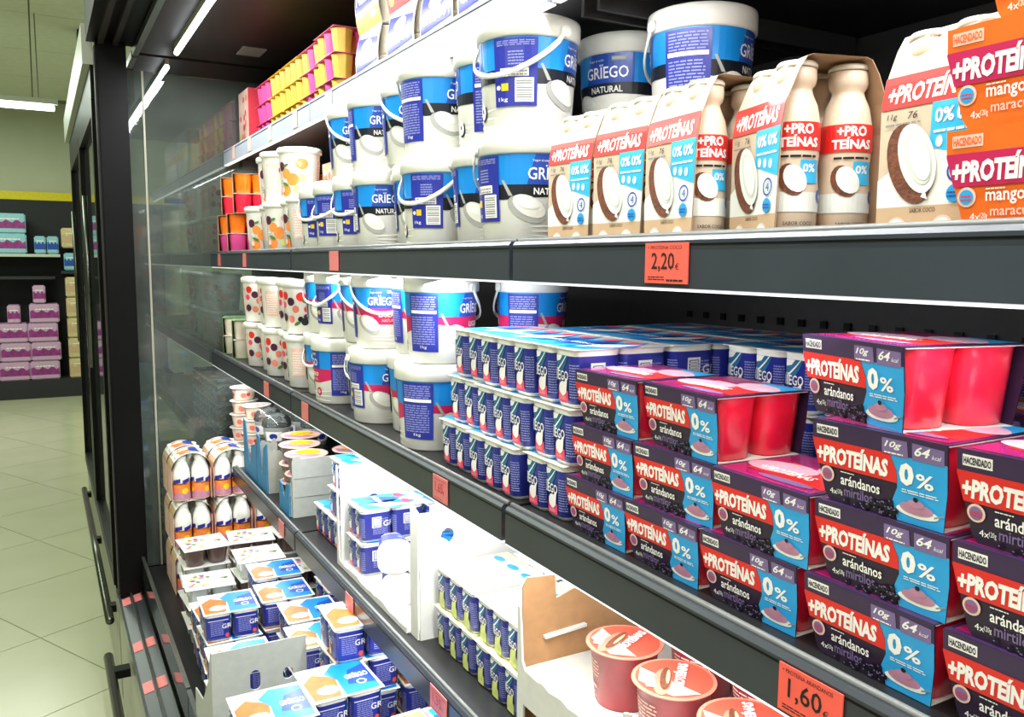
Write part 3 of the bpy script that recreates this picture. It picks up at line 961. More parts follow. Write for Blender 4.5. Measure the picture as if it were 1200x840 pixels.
def coco_spec():
    t = .0008
    hw, hd = CW / 2, CD / 2
    prof = [(-hd, 0), (-hd, .088), (-hd + .004, .112), (-hd + .013, .134), (-hd + .020, CH - .002), (-hd + .026, CH), (hd - .026, CH), (hd - .020, CH - .002), (hd - .013, .134), (hd - .004, .112), (hd, .088), (hd, 0)]
    mb = MB()
    n = len(prof)

    def xe(z):          # the wrap is a little narrower at the foot
        return hw - .005 + .005 * min(1, z / .1), -hw + .001 - .001 * min(1, z / .1)
    for i in range(n - 1):
        (y0, z0), (y1, z1) = prof[i], prof[i + 1]
        a0, b0 = xe(z0)
        a1, b1 = xe(z1)
        dy = t if y0 < 0 else -t
        vs = [(b0, y0, z0), (a0, y0, z0), (a1, y1, z1), (b1, y1, z1), (b0, y0 + dy, z0), (a0, y0 + dy, z0), (a1, y1 + dy, z1), (b1, y1 + dy, z1)]
        mb.add(vs, [(0, 1, 2, 3)], 'print_beige')
        mb.add(vs, [(7, 6, 5, 4), (1, 5, 6, 2), (4, 0, 3, 7)], 'carton_sand')
    mb.box(-hw + .001, hw - .005, -hd, hd, 0, t, 'carton_sand')
    wrap = mb.mesh('card_wrap')
    hl = MB()
    for sx in (-1, 1):
        M = Matrix.Translation((sx * .019, -hd + .0155, .1385)) @ Matrix.Rotation(math.radians(38), 4, 'X')
        hl.lathe([(.0085, -.002), (.0095, 0), (.008, .004), (.004, .006)], 14, mt='white_plastic', M=M, sy=.6)
        hl.lathe([(.0105, -.0028), (.0105, -.0022)], 14, mt='print_grey', M=M, sy=.75)
    tabs = hl.mesh('neck_tabs')
    k = Ink()
    W = CW
    x0, x1 = -hw, hw
    k.rect(x0, 0, W, .020, 'print_sand', 1)
    for sx in (-.021, .019):
        k.ell(sx, .0, .011, .013, 'print_blush', 2, n=20)
        k.ell(sx, .0, .010, .0115, 'print_flesh', 3, n=20)
    k.text('SABOR COCO', -.010, .0155, .022, .003, 'print_ink', 2)
    k.poly([(x0, .020), (x1, .020), (x1, .080), (x0 + .045, .064), (x0, .040)], 'print_flesh', 1)
    k.poly([(x0 + .044, .060), (x1, .050), (x1, .090), (x0 + .044, .090)], 'print_cyan', 2)
    k.text('0%', x0 + .047, .0755, .015, .010, 'print_white', 3, bold=.03)
    k.text('0%', x0 + .064, .0755, .015, .010, 'print_white', 3, bold=.03)
    k.small(x0 + .047, .069, .032, .004, 1, 'print_white', 3)
    for q in range(3):
        k.ell(x0 + .052 + q * .009, .063 - q * .001, .0028, .004, 'print_flesh', 3, n=10)
    k.rect(x0, .090, W, .0235, 'print_red', 2)
    k.text('+PROTEÍNAS', x0 + .005, .0935, W - .012, .0165, 'print_white', 3, bold=.035, shear=.15)
    k.text('11g', x0 + .006, .0815, .009, .005, 'print_ink', 2, shear=.2)
    k.text('76', x0 + .024, .0815, .008, .005, 'print_ink', 2, shear=.2)
    k.small(x0 + .005, .078, .030, .003, 1, 'print_grey', 2)
    # half coconut
    k.ell(-.012, .050, .0185, .030, 'print_coconut', 4, rot=.42, n=28)
    k.ell(-.006, .053, .0145, .026, 'print_flesh', 5, rot=.42, n=28)
    k.ell(-.005, .054, .0105, .021, 'print_fleshshade', 6, rot=.42, n=24)
    k.ell(-.0035, .054, .008, .018, 'print_flesh', 7, rot=.42, n=24)
    k.poly([(.000, .026), (.006, .024), (.003, .031)], 'print_white', 6)
    k.ring(x1 - .014, .042, .0075, .0015, 'print_blue', 4)
    k.text('4', x1 - .0165, .0385, .005, .007, 'print_blue', 4)
    k.ell(x1 - .014, .027, .0065, .006, 'print_sky', 4)
    k.small(x1 - .019, .0245, .010, .005, 2, 'print_blue', 5)

    def fn(u, v, o):
        y = -hd
        for (y0, z0), (y1, z1) in zip(prof[:5], prof[1:6]):
            if z0 <= v <= z1:
                y = y0 + (y1 - y0) * (v - z0) / max(1e-6, z1 - z0)
        a, b = xe(v)
        u2 = b + (u + hw) / CW * (a - b)
        return (u2, y - o - .0002, v)
    ink = k.mesh('printed_front', fn, vstep=.011)
    parts = [('card_wrap', wrap, (0, 0, 0), 0, [('printed_front', ink), ('neck_tabs', tabs)])]
    for sx in (-1, 1):
        for sy in (-1, 1):
            rz = (PI / 2 if sx > 0 else -PI / 2) - .25 * sx
            parts.append(('bottle', BOT, (sx * .0190 - .0015, sy * .0245, .0015), rz, [('foil_cap', BCAP), ('printed_sleeve', BINK)]))
    return parts


COCO = coco_spec()
cc = [(.524, .852, 'leftmost, beside the pails'), (.633, .775, 'second from the pails, half hidden'), (.522, .757, 'third from the pails'), (.522, .668, 'fourth from the pails'),
      (.549, .578, 'fifth, with its open side and two bottles showing'), (.546, .422, 'sixth, right of the open-sided one'), (.668, .392, 'seventh, tucked behind the orange cartons')]
phi = math.radians(-3)
for i, (px_, py_, t) in enumerate(cc):
    # (px_,py_) is the far front corner; centre from the rotated footprint
    d = Vector((-math.sin(phi), -math.cos(phi)))
    if i in (3, 4, 5):
        q_ = math.radians((5, 16, 4)[i - 3])
        d = Vector((-math.sin(q_), -math.cos(q_)))
    n_ = Vector((-d.y, d.x))
    c = Vector((px_, py_)) + d * CW / 2 + n_ * CD / 2
    rz = math.atan2(d.y, d.x)
    spawn(COCO, 'drink_carton', f'beige and red coconut drink four-pack, {t}', 'drink pack', 'coconut drink packs on the second shelf', (c.x, c.y, ZB), rz)
for i, (x, y) in enumerate(((.70, .64), (.80, .64), (.80, .46), (.80, .33))):
    spawn(COCO, 'drink_carton', f'coconut drink four-pack in the rear row, {ORD[i]} from the left', 'drink pack', 'coconut drink packs on the second shelf', (x + .02, y, ZB), SIDE)


# ---- four-cup protein packs in a printed sleeve (blueberry and mango)
PW, PD, PH = .112, .112, .0618


def protein_spec(kind):
    mango = kind == 'mango'
    cupm = 'orange_cup' if mango else 'red_cup'
    base, top, rb = ('print_orange', 'print_orange', 'print_crimson') if mango else ('print_aubergine', 'print_purple', 'print_red')
    hw, hd = PW / 2, PD / 2
    cup = MB().lathe([(.0195, .0006), (.0215, .002), (.0255, .050), (.0262, .0585), (.0268, .0592), (.0268, .0600)], 24, n=3.6, mt=cupm).mesh('cup')
    lid = MB().box(-hw + .0005, hw - .0002, -hd + .002, hd - .002, .0601, .0607, 'foil_white').mesh('lid_film')
    lean = .006
    prof = [(-hw, PH), (-hw, .046), (-hw + .010, .006), (-hw + .014, 0), (hw - .003, 0), (hw, .030), (hw, PH)]
    mb = MB()
    for s in (-1, 1):
        vo = [(x, s * (hd - lean * (1 - z / PH)), z) for x, z in prof]
        vi = [(x, s * (hd - .0007 - lean * (1 - z / PH)), z) for x, z in prof]
        n = len(prof)
        mb.add(vo + vi, [list(range(n))[::-1] if s > 0 else list(range(n)), [n + i for i in range(n)][::(1 if s > 0 else -1)]] + [(i, (i + 1) % n, n + (i + 1) % n, n + i) for i in range(n)], base)
    mb.box(-hw, hw, -hd, hd, PH - .0007, PH, top)
    mb.box(-hw + .014, hw - .003, -hd + lean, hd - lean, 0, .0005, 'carton_white')
    sleeve = mb.mesh('card_sleeve')
    k = Ink()
    k.rect(-hw, .0475, PW, PH - .0475, top, 1)
    k.rect(-hw + .004, .0510, .020, .0075, 'print_blush' if mango else 'print_white', 2)
    k.text('HACENDADO', -hw + .0048, .0522, .0184, .0050, base, 3, bold=.03)
    if not mango:
        k.poly([(.006, .0465), (.027, .0465), (.026, .0585), (.006, .0585)], 'print_lilac', 2)
        k.text('10g', .008, .0510, .014, .0060, 'print_white', 3, bold=.02, shear=.3)
        k.small(.008, .0478, .015, .0022, 1, 'print_white', 3)
        k.poly([(.030, .0465), (.054, .0465), (.054, .0575), (.030, .0585)], 'print_lilac', 2)
        k.text('64', .032, .0500, .012, .0070, 'print_white', 3, bold=.02, shear=.3)
        k.text('kcal', .045, .0500, .007, .0030, 'print_white', 3, shear=.3)
    k.poly([(-hw, .0270), (.018, .0270), (.0175, .036), (.012, .0475), (-hw, .0475)], rb, 2)
    k.text('+PROTEÍNAS', -.052, .0295, .063, .0165, 'print_white', 3, bold=.05, shear=.10)
    k.poly([(.012, .0475), (.0175, .036), (.018, .024), (.014, .014), (.018, 0), (hw, 0), (hw, .0475)], 'print_sky' if not mango else 'print_apricot', 1)
    k.text('0', .020, .0270, .0115, .0165, 'print_white', 3, bold=.05)
    k.text('%', .0330, .0275, .0135, .0105, 'print_white', 3, bold=.02)
    k.small(.022, .0220, .028, .0032, 2, 'print_flesh', 3)
    # spoonful of mousse
    k.ell(.034, .0095, .0165, .0042, 'print_flesh', 3, n=20)
    k.ell(.0335, .0120, .0130, .0045, 'print_mauve', 4, n=18)
    k.ell(.0335, .0155, .0065, .0030, 'print_mauve', 5, n=14)
    k.ell(.0335, .0188, .0020, .0018, 'print_berry', 6, n=8)
    k.poly([(.047, .0085), (.0555, .0125), (.0555, .0135), (.047, .0098)], 'print_grey', 4)
    # badge and flavour
    k.ell(-.0425, .0205, .0062, .0062, 'print_blush', 2)
    k.ell(-.0425, .0205, .0046, .0046, 'print_lilac' if not mango else 'print_sky', 3)
    k.small(-.046, .0185, .0072, .004, 2, 'print_red', 4)
    f1, f2 = ('mango', 'maracuyá') if mango else ('arándanos', 'mirtilos')
    k.small(-.030, .0245, .012, .0016, 1, 'print_flesh', 3)
    k.text(f1, -.030, .0150, .034 if not mango else .024, .0080, 'print_white', 3, bold=.015)
    k.text(f2, -.027, .0065, .025 if not mango else .030, .0078, 'print_lilac' if not mango else 'print_blush', 3, bold=.01)
    k.text('4x', -.040, .0060, .0065, .0045, 'print_flesh', 3)
    k.text('120g', -.0335, .0060, .0048, .0045, 'print_flesh', 3)
    rnd = random.Random(3)
    if not mango:
        for q in range(34):
            x = -.028 + .046 * rnd.random() ** .7
            y = .0005 + .0130 * rnd.random() * (x + .036) / .055
            k.ell(x, y, .0023, .0023, 'print_berry', 3 + (q % 3), n=8)
            k.ell(x - .0006, y + .0009, .0007, .0006, 'print_lilac', 6, n=5)
    c1_, c2_ = (-hw, .046, 0), (-hw + .0137, 0, 0)
    ink = k.mesh('printed_front', lambda u, v, o: (u, -hd + lean * (1 - v / PH) - o - .0002, v),
                 clip=[((-hw, .046, 0), (-.040, -.010, 0)), ((-hw, 0, 0), (-1, 0, 0)), ((hw - .0028, 0, 0), (.030, -.003, 0)), ((hw, 0, 0), (1, 0, 0))], vstep=.02)
    t = Ink()
    t.rect(-hw + .004, -hd + .006, PW - .008, PD - .010, 'print_magenta' if not mango else 'print_orange', 1)
    t.poly([(-.04, -.03), (.05, -.035), (.05, .01), (-.03, .02)], rb, 2)
    t.ell(-.020, -.005, .034, .020, 'glare_pinkwhite', 3, rot=.2)  # pinkish-white patches: shelf-light glare painted over the real sleeve print
    t.ell(.026, .020, .030, .018, 'glare_pinkwhite', 3, rot=-.3)
    t.ell(.014, -.038, .030, .006, 'print_lilac', 3)
    t.poly([(.0, .03), (.054, .02), (.054, .05), (.01, .05)], 'print_sky', 2)
    t.text('+PROTEÍNAS', -.035, -.022, .060, .016, 'print_white', 4, bold=.03)
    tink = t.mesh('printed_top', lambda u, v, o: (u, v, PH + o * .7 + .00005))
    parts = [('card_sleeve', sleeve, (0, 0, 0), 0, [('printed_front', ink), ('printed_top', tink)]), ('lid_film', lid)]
    for sx in (-1, 1):
        for sy in (-1, 1):
            parts.append(('cup', cup, (sx * .0282 + .0005, sy * .0275, 0)))
    return parts


BERRY, MANGO = protein_spec('berry'), protein_spec('mango')
gP = 'blueberry protein yogurt packs on the third shelf'
ST = .0622
pk = [  # layer, far edge Y, front X, turn deg, words
    (0, .800, .520, 0, 'bottom layer, leftmost by the small pots'), (0, .687, .520, 0, 'bottom layer, second from the left'), (0, .571, .520, -1, 'bottom layer, third from the left'),
    (0, .449, .520, 0, 'bottom layer, fourth, above the 1,60€ tag'), (0, .331, .521, 0, 'bottom layer, fifth, cut by the photo edge'),
    (1, .789, .520, 0, 'second layer, leftmost by the small pots'), (1, .674, .520, -2, 'second layer, second from the left'), (1, .559, .520, 1, 'second layer, third from the left'),
    (1, .443, .521, 0, 'second layer, fourth from the left'), (1, .328, .520, 0, 'second layer, fifth, at the photo edge'),
    (2, .783, .520, 0, 'third layer, leftmost with a pink shiny top'), (2, .668, .524, 3, 'third layer, second, with two red cups open to view'),
    (2, .448, .520, 0, 'third layer, under the topmost pack'), (2, .330, .521, 0, 'third layer, at the photo edge'),
    (3, .484, .545, 12, 'topmost of all, with bright red cups in view')]
for L, yf, xf, dg, t in pk:
    a = math.radians(dg)
    d = Vector((-math.sin(a), -math.cos(a)))
    n_ = Vector((-d.y, d.x))
    c = Vector((xf, yf)) + d * PW / 2 + n_ * PD / 2
    if L == 2 and yf == .668:
        c.x += .002
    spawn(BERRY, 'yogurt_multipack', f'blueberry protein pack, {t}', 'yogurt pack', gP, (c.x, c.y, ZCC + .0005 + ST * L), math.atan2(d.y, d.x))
for r_ in range(4):
    for q in range(2):
        if r_ == 3 and q == 0:
            continue
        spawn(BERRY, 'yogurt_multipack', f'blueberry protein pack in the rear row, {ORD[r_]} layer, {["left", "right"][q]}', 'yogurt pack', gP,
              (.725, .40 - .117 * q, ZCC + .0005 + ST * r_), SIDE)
gM = 'orange mango protein packs on the second shelf'
for i, (x, yf, z, dg) in enumerate(((.508, .343, 0, 0), (.505, .345, 1, 1), (.512, .331, 2, -2))):
    a = math.radians(dg)
    d = Vector((-math.sin(a), -math.cos(a)))
    n_ = Vector((-d.y, d.x))
    c = Vector((x, yf)) + d * PW / 2 + n_ * PD / 2
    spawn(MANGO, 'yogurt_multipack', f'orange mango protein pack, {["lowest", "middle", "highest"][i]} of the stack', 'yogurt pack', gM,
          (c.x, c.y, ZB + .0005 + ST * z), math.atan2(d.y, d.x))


# ---- sheets of small pots: six square cups under one film
CPX, CPY = .0462, .0680


def pot_spec(kind, nx, ny, lidcol='foil_white', CPX=CPX, CPY=CPY):
    fx, fy = CPX / .0604, CPY / .0604
    body = {'pink': 'print_navy', 'lime': 'print_navy', 'honey': 'print_navy'}[kind]
    cup = MB().lathe([(.0245, .0), (.0262, .0035, 'white_plastic'), (.0272, .0045, body), (.0290, .060, 'white_plastic'), (.0296, .0655), (.0300, .0672)], 28, n=6, mt='white_plastic', sx=fx, sy=fy)
    cup.m = [('white_plastic' if x is None else x) for x in cup.m]
    cup = cup.mesh('cup')
    k = Ink()
    q = .0535      # length of one side on the cup's skin
    for s, o0 in enumerate((0, 2 * q) if kind != 'honey' else (q, -q)):
        x0 = o0 - q / 2 + (.009 if kind != 'honey' else .004)
        k.poly([(x0 - .006, .034), (x0 + .010, .040), (x0 + .022, .050), (x0 + .029, .060), (x0 - .006, .060)], 'print_teal', 1)
        k.poly([(x0 - .004, .052), (x0 + .006, .054), (x0 + .013, .060), (x0 - .004, .060)], 'print_white', 2)
        k.poly([(x0, .044), (x0 + .014, .053), (x0 + .024, .060), (x0 + .026, .060), (x0 + .016, .052), (x0, .041)], 'print_white', 3)
        k.text('GRÏEGO', x0 - .023, .0310, .054, .0140, 'print_white', 4, bold=.012)
        if kind == 'honey':
            k.ell(x0 + .012, .020, .010, .011, 'print_apricot', 3)
            k.ell(x0 + .016, .014, .007, .006, 'print_white', 4)
            k.poly([(x0 + .003, .004), (x0 + .010, .004), (x0 + .012, .014), (x0 + .004, .012)], 'print_blush', 3)
        else:
            w_ = 'print_white' if kind == 'pink' else 'print_lime'
            k.ell(x0 + .015, .0215, .0115, .0085, w_, 4, n=16)
            k.poly([(x0 + .017, .028), (x0 + .0285, .035), (x0 + .026, .020)], w_, 4)
            if kind == 'pink':
                k.rect(x0 + .001, .0060, .029, .0130, 'print_pink', 3)
                k.text('LIGERO', x0 + .006, .0085, .019, .0045, 'print_blush', 5)
            else:
                k.poly([(x0 + .001, .004), (x0 + .030, .004), (x0 + .030, .018), (x0 + .020, .026), (x0 + .008, .026), (x0 + .001, .018)], 'print_lime', 3)
        k.small(x0 + .033, .012, .015, .040, 13, 'print_smalltext', 2)
    for o0 in ((q, -q) if kind != 'honey' else (0, 2 * q)):
        x0 = o0 - q / 2 + (.010 if kind != 'honey' else 0)
        k.rect(x0 + .003, .010, .044, .045, 'print_navy', 2)
        k.small(x0 + .008, .016, .030, .034, 9, 'print_smalltext', 3)
        if kind == 'honey':
            k.rect(x0 + .004, .051, .044, .0015, 'print_white', 3)
            k.ell(x0 + .046, .014, .004, .005, 'print_coral', 3)
        elif kind == 'pink':
            k.rect(x0 + .006, .030, .020, .022, 'print_white', 3)
            k.rect(x0 + .009, .033, .014, .016, 'print_navy', 4)
            k.barcode(x0 + .010, .034, .012, .014, 5)
    cm = cone_map(.0272, .0045, .0290, .060, n=6, rr=4 * q / (2 * PI))

    def fn(u, v, o):
        p = cm(u, v, o)
        return (p[0] * fx, p[1] * fy, p[2])
    lab = k.mesh('printed_label', fn, step=.0036)
    W, D = nx * CPX, ny * CPY
    lb = MB().box(-W / 2 - .0015, W / 2 + .0015, -D / 2 - .0015, D / 2 + .0015, .0673, .0681, lidcol)
    lid = lb.mesh('lid_film')
    t = Ink()
    if kind == 'honey':
        t.poly([(-W * .48, -D * .45), (-W * .1, -D * .45), (-W * .02, D * .1), (-W * .3, D * .3), (-W * .48, D * .1)], 'print_honey', 1)
        t.ell(-W * .22, -D * .22, W * .16, D * .12, 'print_white', 2)
        t.poly([(-W * .04, -D * .47), (W * .47, -D * .47), (W * .47, D * .42), (W * .05, D * .47), (-W * .14, D * .25), (-W * .02, 0)], 'print_azure', 2)
        t.poly([(W * .08, -D * .2), (W * .47, -D * .3), (W * .47, D * .30), (W * .2, D * .2)], 'print_blue', 3)
        t.text('GRÏEGO', W * .10, -D * .06, W * .34, D * .16, 'print_white', 4, bold=.02)
        t.ring(W * .28, -D * .2, .009, .0025, 'print_white', 4)
    elif kind == 'lime':
        for a in range(nx):
            cx = -W / 2 + CPX * (a + .5)
            t.rect(cx - CPX / 2, -D * .49, CPX, D * .98, 'foil_yellow', 1)
            t.ell(cx, D * .3, .016, .008, 'print_azure', 2)
            t.ell(cx, -D * .1, .018, .020, 'foil_white', 2)
    else:
        for a in range(nx):
            cx = -W / 2 + CPX * (a + .5)
            c2 = 'print_azure' if a % 2 else 'print_sky'
            t.poly([(cx - .028, -D * .46), (cx + .020, -D * .40), (cx + .030, D * .1), (cx - .006, D * .46), (cx - .030, D * .2)], c2, 1)
            t.poly([(cx - .02, -D * .3), (cx + .02, -D * .1), (cx + .01, D * .3), (cx - .012, D * .05)], 'print_blue' if a % 2 == 0 else 'print_white', 2)
            if kind == 'pink':
                t.ell(cx - .01, D * .30, .014, .010, 'print_pink', 3)
            t.text('GRÏEGO', cx - .022, -D * .12, .044, .013, 'print_white', 4, bold=.02)
    tink = t.mesh('printed_film', lambda u, v, o: (u, v, .0682 + o * .5))
    parts = [('lid_film', lid, (0, 0, 0), 0, [('printed_film', tink)] if kind != 'limeplain' else [])]
    for i in range(nx):
        for j in range(ny):
            parts.append(('cup', cup, (-W / 2 + CPX * (i + .5), -D / 2 + CPY * (j + .5), 0), 0, [('printed_label', lab)]))
    return parts


POT32, POT22, LIME32 = pot_spec('pink', 3, 2), pot_spec('pink', 2, 2), pot_spec('lime', 3, 2, 'foil_yellow')
HON22 = pot_spec('honey', 2, 2, 'foil_white', .062, .062)
gS = 'sheets of small blue and pink yogurt pots on the third shelf'
LY = .0692
LN = ['bottom layer', 'middle layer', 'top layer']


def put_sheet(sp, nx, yl, xf, z, label, group, dg=0.0):
    """yl = far edge, xf = front face."""
    spawn(sp, 'yogurt_pot_sheet', label, 'yogurt pots', group, (xf + CPY, yl - nx * CPX / 2, z), SIDE + dg * D2R)


for L, rows in enumerate((((1.156, .522, 2), (1.052, .516, 3), (.900, .522, 2)),
                          ((1.134, .526, 2), (1.032, .519, 3), (.886, .522, 2)),
                          ((1.124, .528, 2), (1.026, .521, 3), (.882, .523, 2)))):
    for i, (yl, xf, n) in enumerate(rows):
        put_sheet(POT32 if n == 3 else POT22, n, yl, xf, ZCC + .0005 + LY * L,
                  f'sheet of blue pots, front row, {LN[L]}, {["left end by the pail", "in the middle", "right end by the blueberry packs"][i]}', gS)
    for i, (yl, xf) in enumerate(((1.075, .664), (.925, .664), (1.075, .806), (.925, .806), (.775, .735), (.63, .735), (.775, .876), (.63, .876))):
        put_sheet(POT32, 3, yl, xf, ZCC + .0005 + LY * L,
                  f'sheet of blue pots, third shelf, {LN[L]}, ' + ['second row left', 'second row right', 'third row left', 'third row right', 'behind the blueberry packs, left',
                  'behind the blueberry packs, right', 'deepest row, left', 'deepest row, right'][i], gS)
#PART3

# ---- fourth shelf: lemon pots, cardboard displays, red protein cups
gL = 'sheets of blue pots with pale lime print on the fourth shelf'
k_ = 0
for L in range(2):
    for i, (yl, xf) in enumerate(((1.245, .552), (1.10, .554 if L else .552))):
        put_sheet(LIME32, 3, yl - .004 * L, xf, ZD + .0005 + .0745 * L if False else ZD + .0005 + LY * L,
                  f'sheet of lime printed pots, {["lower", "upper"][L]} layer, {["beside the white carton", "beside the brown carton"][i]}', gL)
for L in range(3):
    for i, (yl, xf) in enumerate(((1.23, .695), (1.08, .695), (1.23, .835), (1.08, .835))):
        put_sheet(POT32, 3, yl, xf, ZD + .0005 + LY * L,
                  f'sheet of pots behind the lime printed ones, {LN[L]}, {["nearer left", "nearer right", "rear left", "rear right"][i]}', 'blue filmed pot sheets on the fourth shelf')


def slab(mb, pts, axis, a, t, m):
    mb.prism(pts, axis, a, a + t, m)


def ragged(x0, x1, z, n, amp, seed):
    r = random.Random(seed)
    return [(x0 + (x1 - x0) * i / n, z + amp * (r.random() - .5) * 2) for i in range(n + 1)]


def hole_panel(mb, x0, x1, z0, z1, y, t, m, hx, hz, hw_, hh, top=None):
    """upright card facing -Y with an oval hand hole."""
    n = 20
    hole = []
    for i in range(n):
        a = 2 * PI * i / n
        c_, s_ = math.cos(a), math.sin(a)
        hole.append((hx + hw_ * c_, hz + (hh - hw_) * (1 if s_ > 0 else -1) * (1 if abs(s_) > .01 else 0) + hw_ * s_) if hh > hw_ else (hx + hw_ * c_, hz + hh * s_))
    outer = []
    for (u, v) in hole:
        dx, dz = u - hx, v - hz
        k = 1e9
        if dx > 1e-6: k = min(k, (x1 - hx) / dx)
        if dx < -1e-6: k = min(k, (x0 - hx) / dx)
        if dz > 1e-6: k = min(k, (z1 - hz) / dz)
        if dz < -1e-6: k = min(k, (z0 - hz) / dz)
        outer.append((hx + dx * k, hz + dz * k))
    # insert the corners
    vs = [(u, y, v) for u, v in hole] + [(u, y, v) for u, v in outer] + [(u, y + t, v) for u, v in hole] + [(u, y + t, v) for u, v in outer]
    fs = []
    for i in range(n):
        j = (i + 1) % n
        fs += [(i, j, n + j, n + i), (2 * n + j, 2 * n + i, 3 * n + i, 3 * n + j), (i, 2 * n + i, 2 * n + j, j), (n + i, n + j, 3 * n + j, 3 * n + i)]
    mb.add(vs, fs, m)
    for i in range(n):
        j = (i + 1) % n
        (a, b), (c, d) = outer[i], outer[j]
        if abs(a - c) > 1e-5 and abs(b - d) > 1e-5:
            cx = x1 if max(a, c) > x1 - 1e-4 else x0
            cz = z1 if max(b, d) > z1 - 1e-4 else z0
            mb.add([(a, y, b), (cx, y, cz), (c, y, d), (a, y + t, b), (cx, y + t, cz), (c, y + t, d)], [(0, 1, 2), (5, 4, 3), (0, 3, 4, 1), (1, 4, 5, 2)], m)


T = .003
# white display carton 1 (tall back panel with a slot hole, torn front edge, floor tray)
wc = obj('display_carton', None, None, (0, 0, ZD), 0, 'tall white cardboard display carton with an oval slot hole, middle of the fourth shelf', 'carton', 'white display cartons')
mb = MB()
hole_panel(mb, .532, .80, .001, .212, 1.690, T, 'carton_white', .606, .112, .0135, .030)
obj('end_panel', mb.mesh('end_panel'), wc)
mb = MB()
pts = [(1.300, .001)] + [(1.300, .012)] + [(y, z) for y, z in ragged(1.315, 1.675, .012, 22, .003, 4)] + [(1.688, .214), (1.6895, .214), (1.6895, .001)]
slab(mb, pts, 'x', .523, T, 'carton_white')
obj('front_flap', mb.mesh('front_flap'), wc)
obj('tray_floor', MB().box(.527, .80, 1.30, 1.689, .001, .004, 'carton_white').mesh('tray_floor'), wc)
# carton 2
wc2 = obj('display_carton', None, None, (0, 0, ZD), 0, 'white cardboard display carton beside the lime printed pots, with a round hole', 'carton', 'white display cartons')
mb = MB()
hole_panel(mb, .552, .84, .035 + .11, .232, 1.262, T, 'carton_white', .584, .178, .013, .013)
mb.box(.552, .84, 1.262, 1.265, .001, .145, 'carton_white')
obj('end_panel', mb.mesh('end_panel'), wc2)
mb = MB()
mb.prism([(1.266, .001), (1.298, .001), (1.298, .225), (1.290, .230), (1.266, .222)], 'x', .530, .533, 'carton_white')
mb.box(.533, .552, 1.262, 1.2645, .001, .222, 'carton_white')
obj('corner_flap', mb.mesh('corner_flap'), wc2)
gW = 'blue pots lying in the white display carton'
for i, (x, y, z) in enumerate(((.568, 1.548, .004), (.568, 1.548, .0735), (.71, 1.54, .004), (.71, 1.54, .0735), (.71, 1.44, .004))):
    put_sheet(POT22, 2, y + .12, x - .03, ZD + .0045 + (z - .004), f'small sheet of pots in the white carton, {["front lower", "front upper", "middle lower", "middle upper", "rear"][i]} one', gW)
# pots tipped on their side, foil towards the viewer
ub = MB().lathe([(.0235, 0), (.0305, .064), (.0320, .066), (.0320, .068)], 24, n=3, mt='white_plastic').mesh('cup')
for i, (x, y, z) in enumerate(((.570, 1.475, .036), (.638, 1.455, .036), (.564, 1.475, .100), (.632, 1.455, .100))):
    o = obj('tipped_pot', None, None, (x, y, ZD + z), 0, f'tipped pot with cream foil facing out, {["lower left", "lower right", "upper left", "upper right"][i]}', 'yogurt pot', 'tipped pots in the white carton')
    o.rotation_euler = (math.radians(90), 0, math.radians(-16))
    obj('cup', ub, o)
    obj('lid_film', MB().lathe([(.0325, .0681), (.0325, .0690)], 24, n=3, mt='foil_white').mesh('lid_film'), o)
    ik = Ink().rect(-.1, .008, .2, .05, 'print_navy', 1)
    ik.text('GRÏEGO', -.03, .03, .05, .013, 'print_white', 2)
    ik.text('GRÏEGO', .05, .03, .04, .013, 'print_white', 2)
    obj('printed_label', ik.mesh('printed_label', cone_map(.0245, .008, .030, .062, n=3, rr=.1 / PI), step=.006), o)
# grey upright card and small pots beside it
gc = obj('card_divider', None, None, (0, 0, ZD), 0, 'plain grey-white cardboard divider standing on the fourth shelf under the black and yellow pots', 'cardboard')
mb = MB()
mb.prism([(.522, .001), (.74, .001), (.74, .150), (.545, .150), (.542, .158), (.526, .156), (.522, .142)], 'y', 2.045, 2.049, 'carton_grey')
obj('card', mb.mesh('card'), gc)
mb = MB()
mb.box(.525, .74, 2.0435, 2.0449, .052, .053, 'print_grey')
mb.box(.525, .74, 2.0435, 2.0449, .100, .101, 'print_grey')
obj('crease', mb.mesh('crease'), gc)
for i, (x, y, L) in enumerate(((.545, 1.905, 0), (.545, 1.81, 0), (.62, 1.90, 0))):
    put_sheet(POT22, 2, y + .03, x, ZD + .0005, f'small sheet of blue pots beside the grey card, {["left", "right", "rear"][i]} one', 'blue pots by the grey card')
for i in range(2):
    put_sheet(POT22, 2, 1.82, .545 + .14 * i, ZD + .0005 + LY, f'small upper sheet of blue pots beside the grey card, {["front", "rear"][i]} one', 'blue pots by the grey card')
for i in range(2):
    put_sheet(POT22, 2, 1.80, .545 + .14 * i, ZD + .0005 + 2 * LY, f'topmost sheet of pots peeping over the white carton, {["front", "rear"][i]} one', 'blue pots by the grey card')

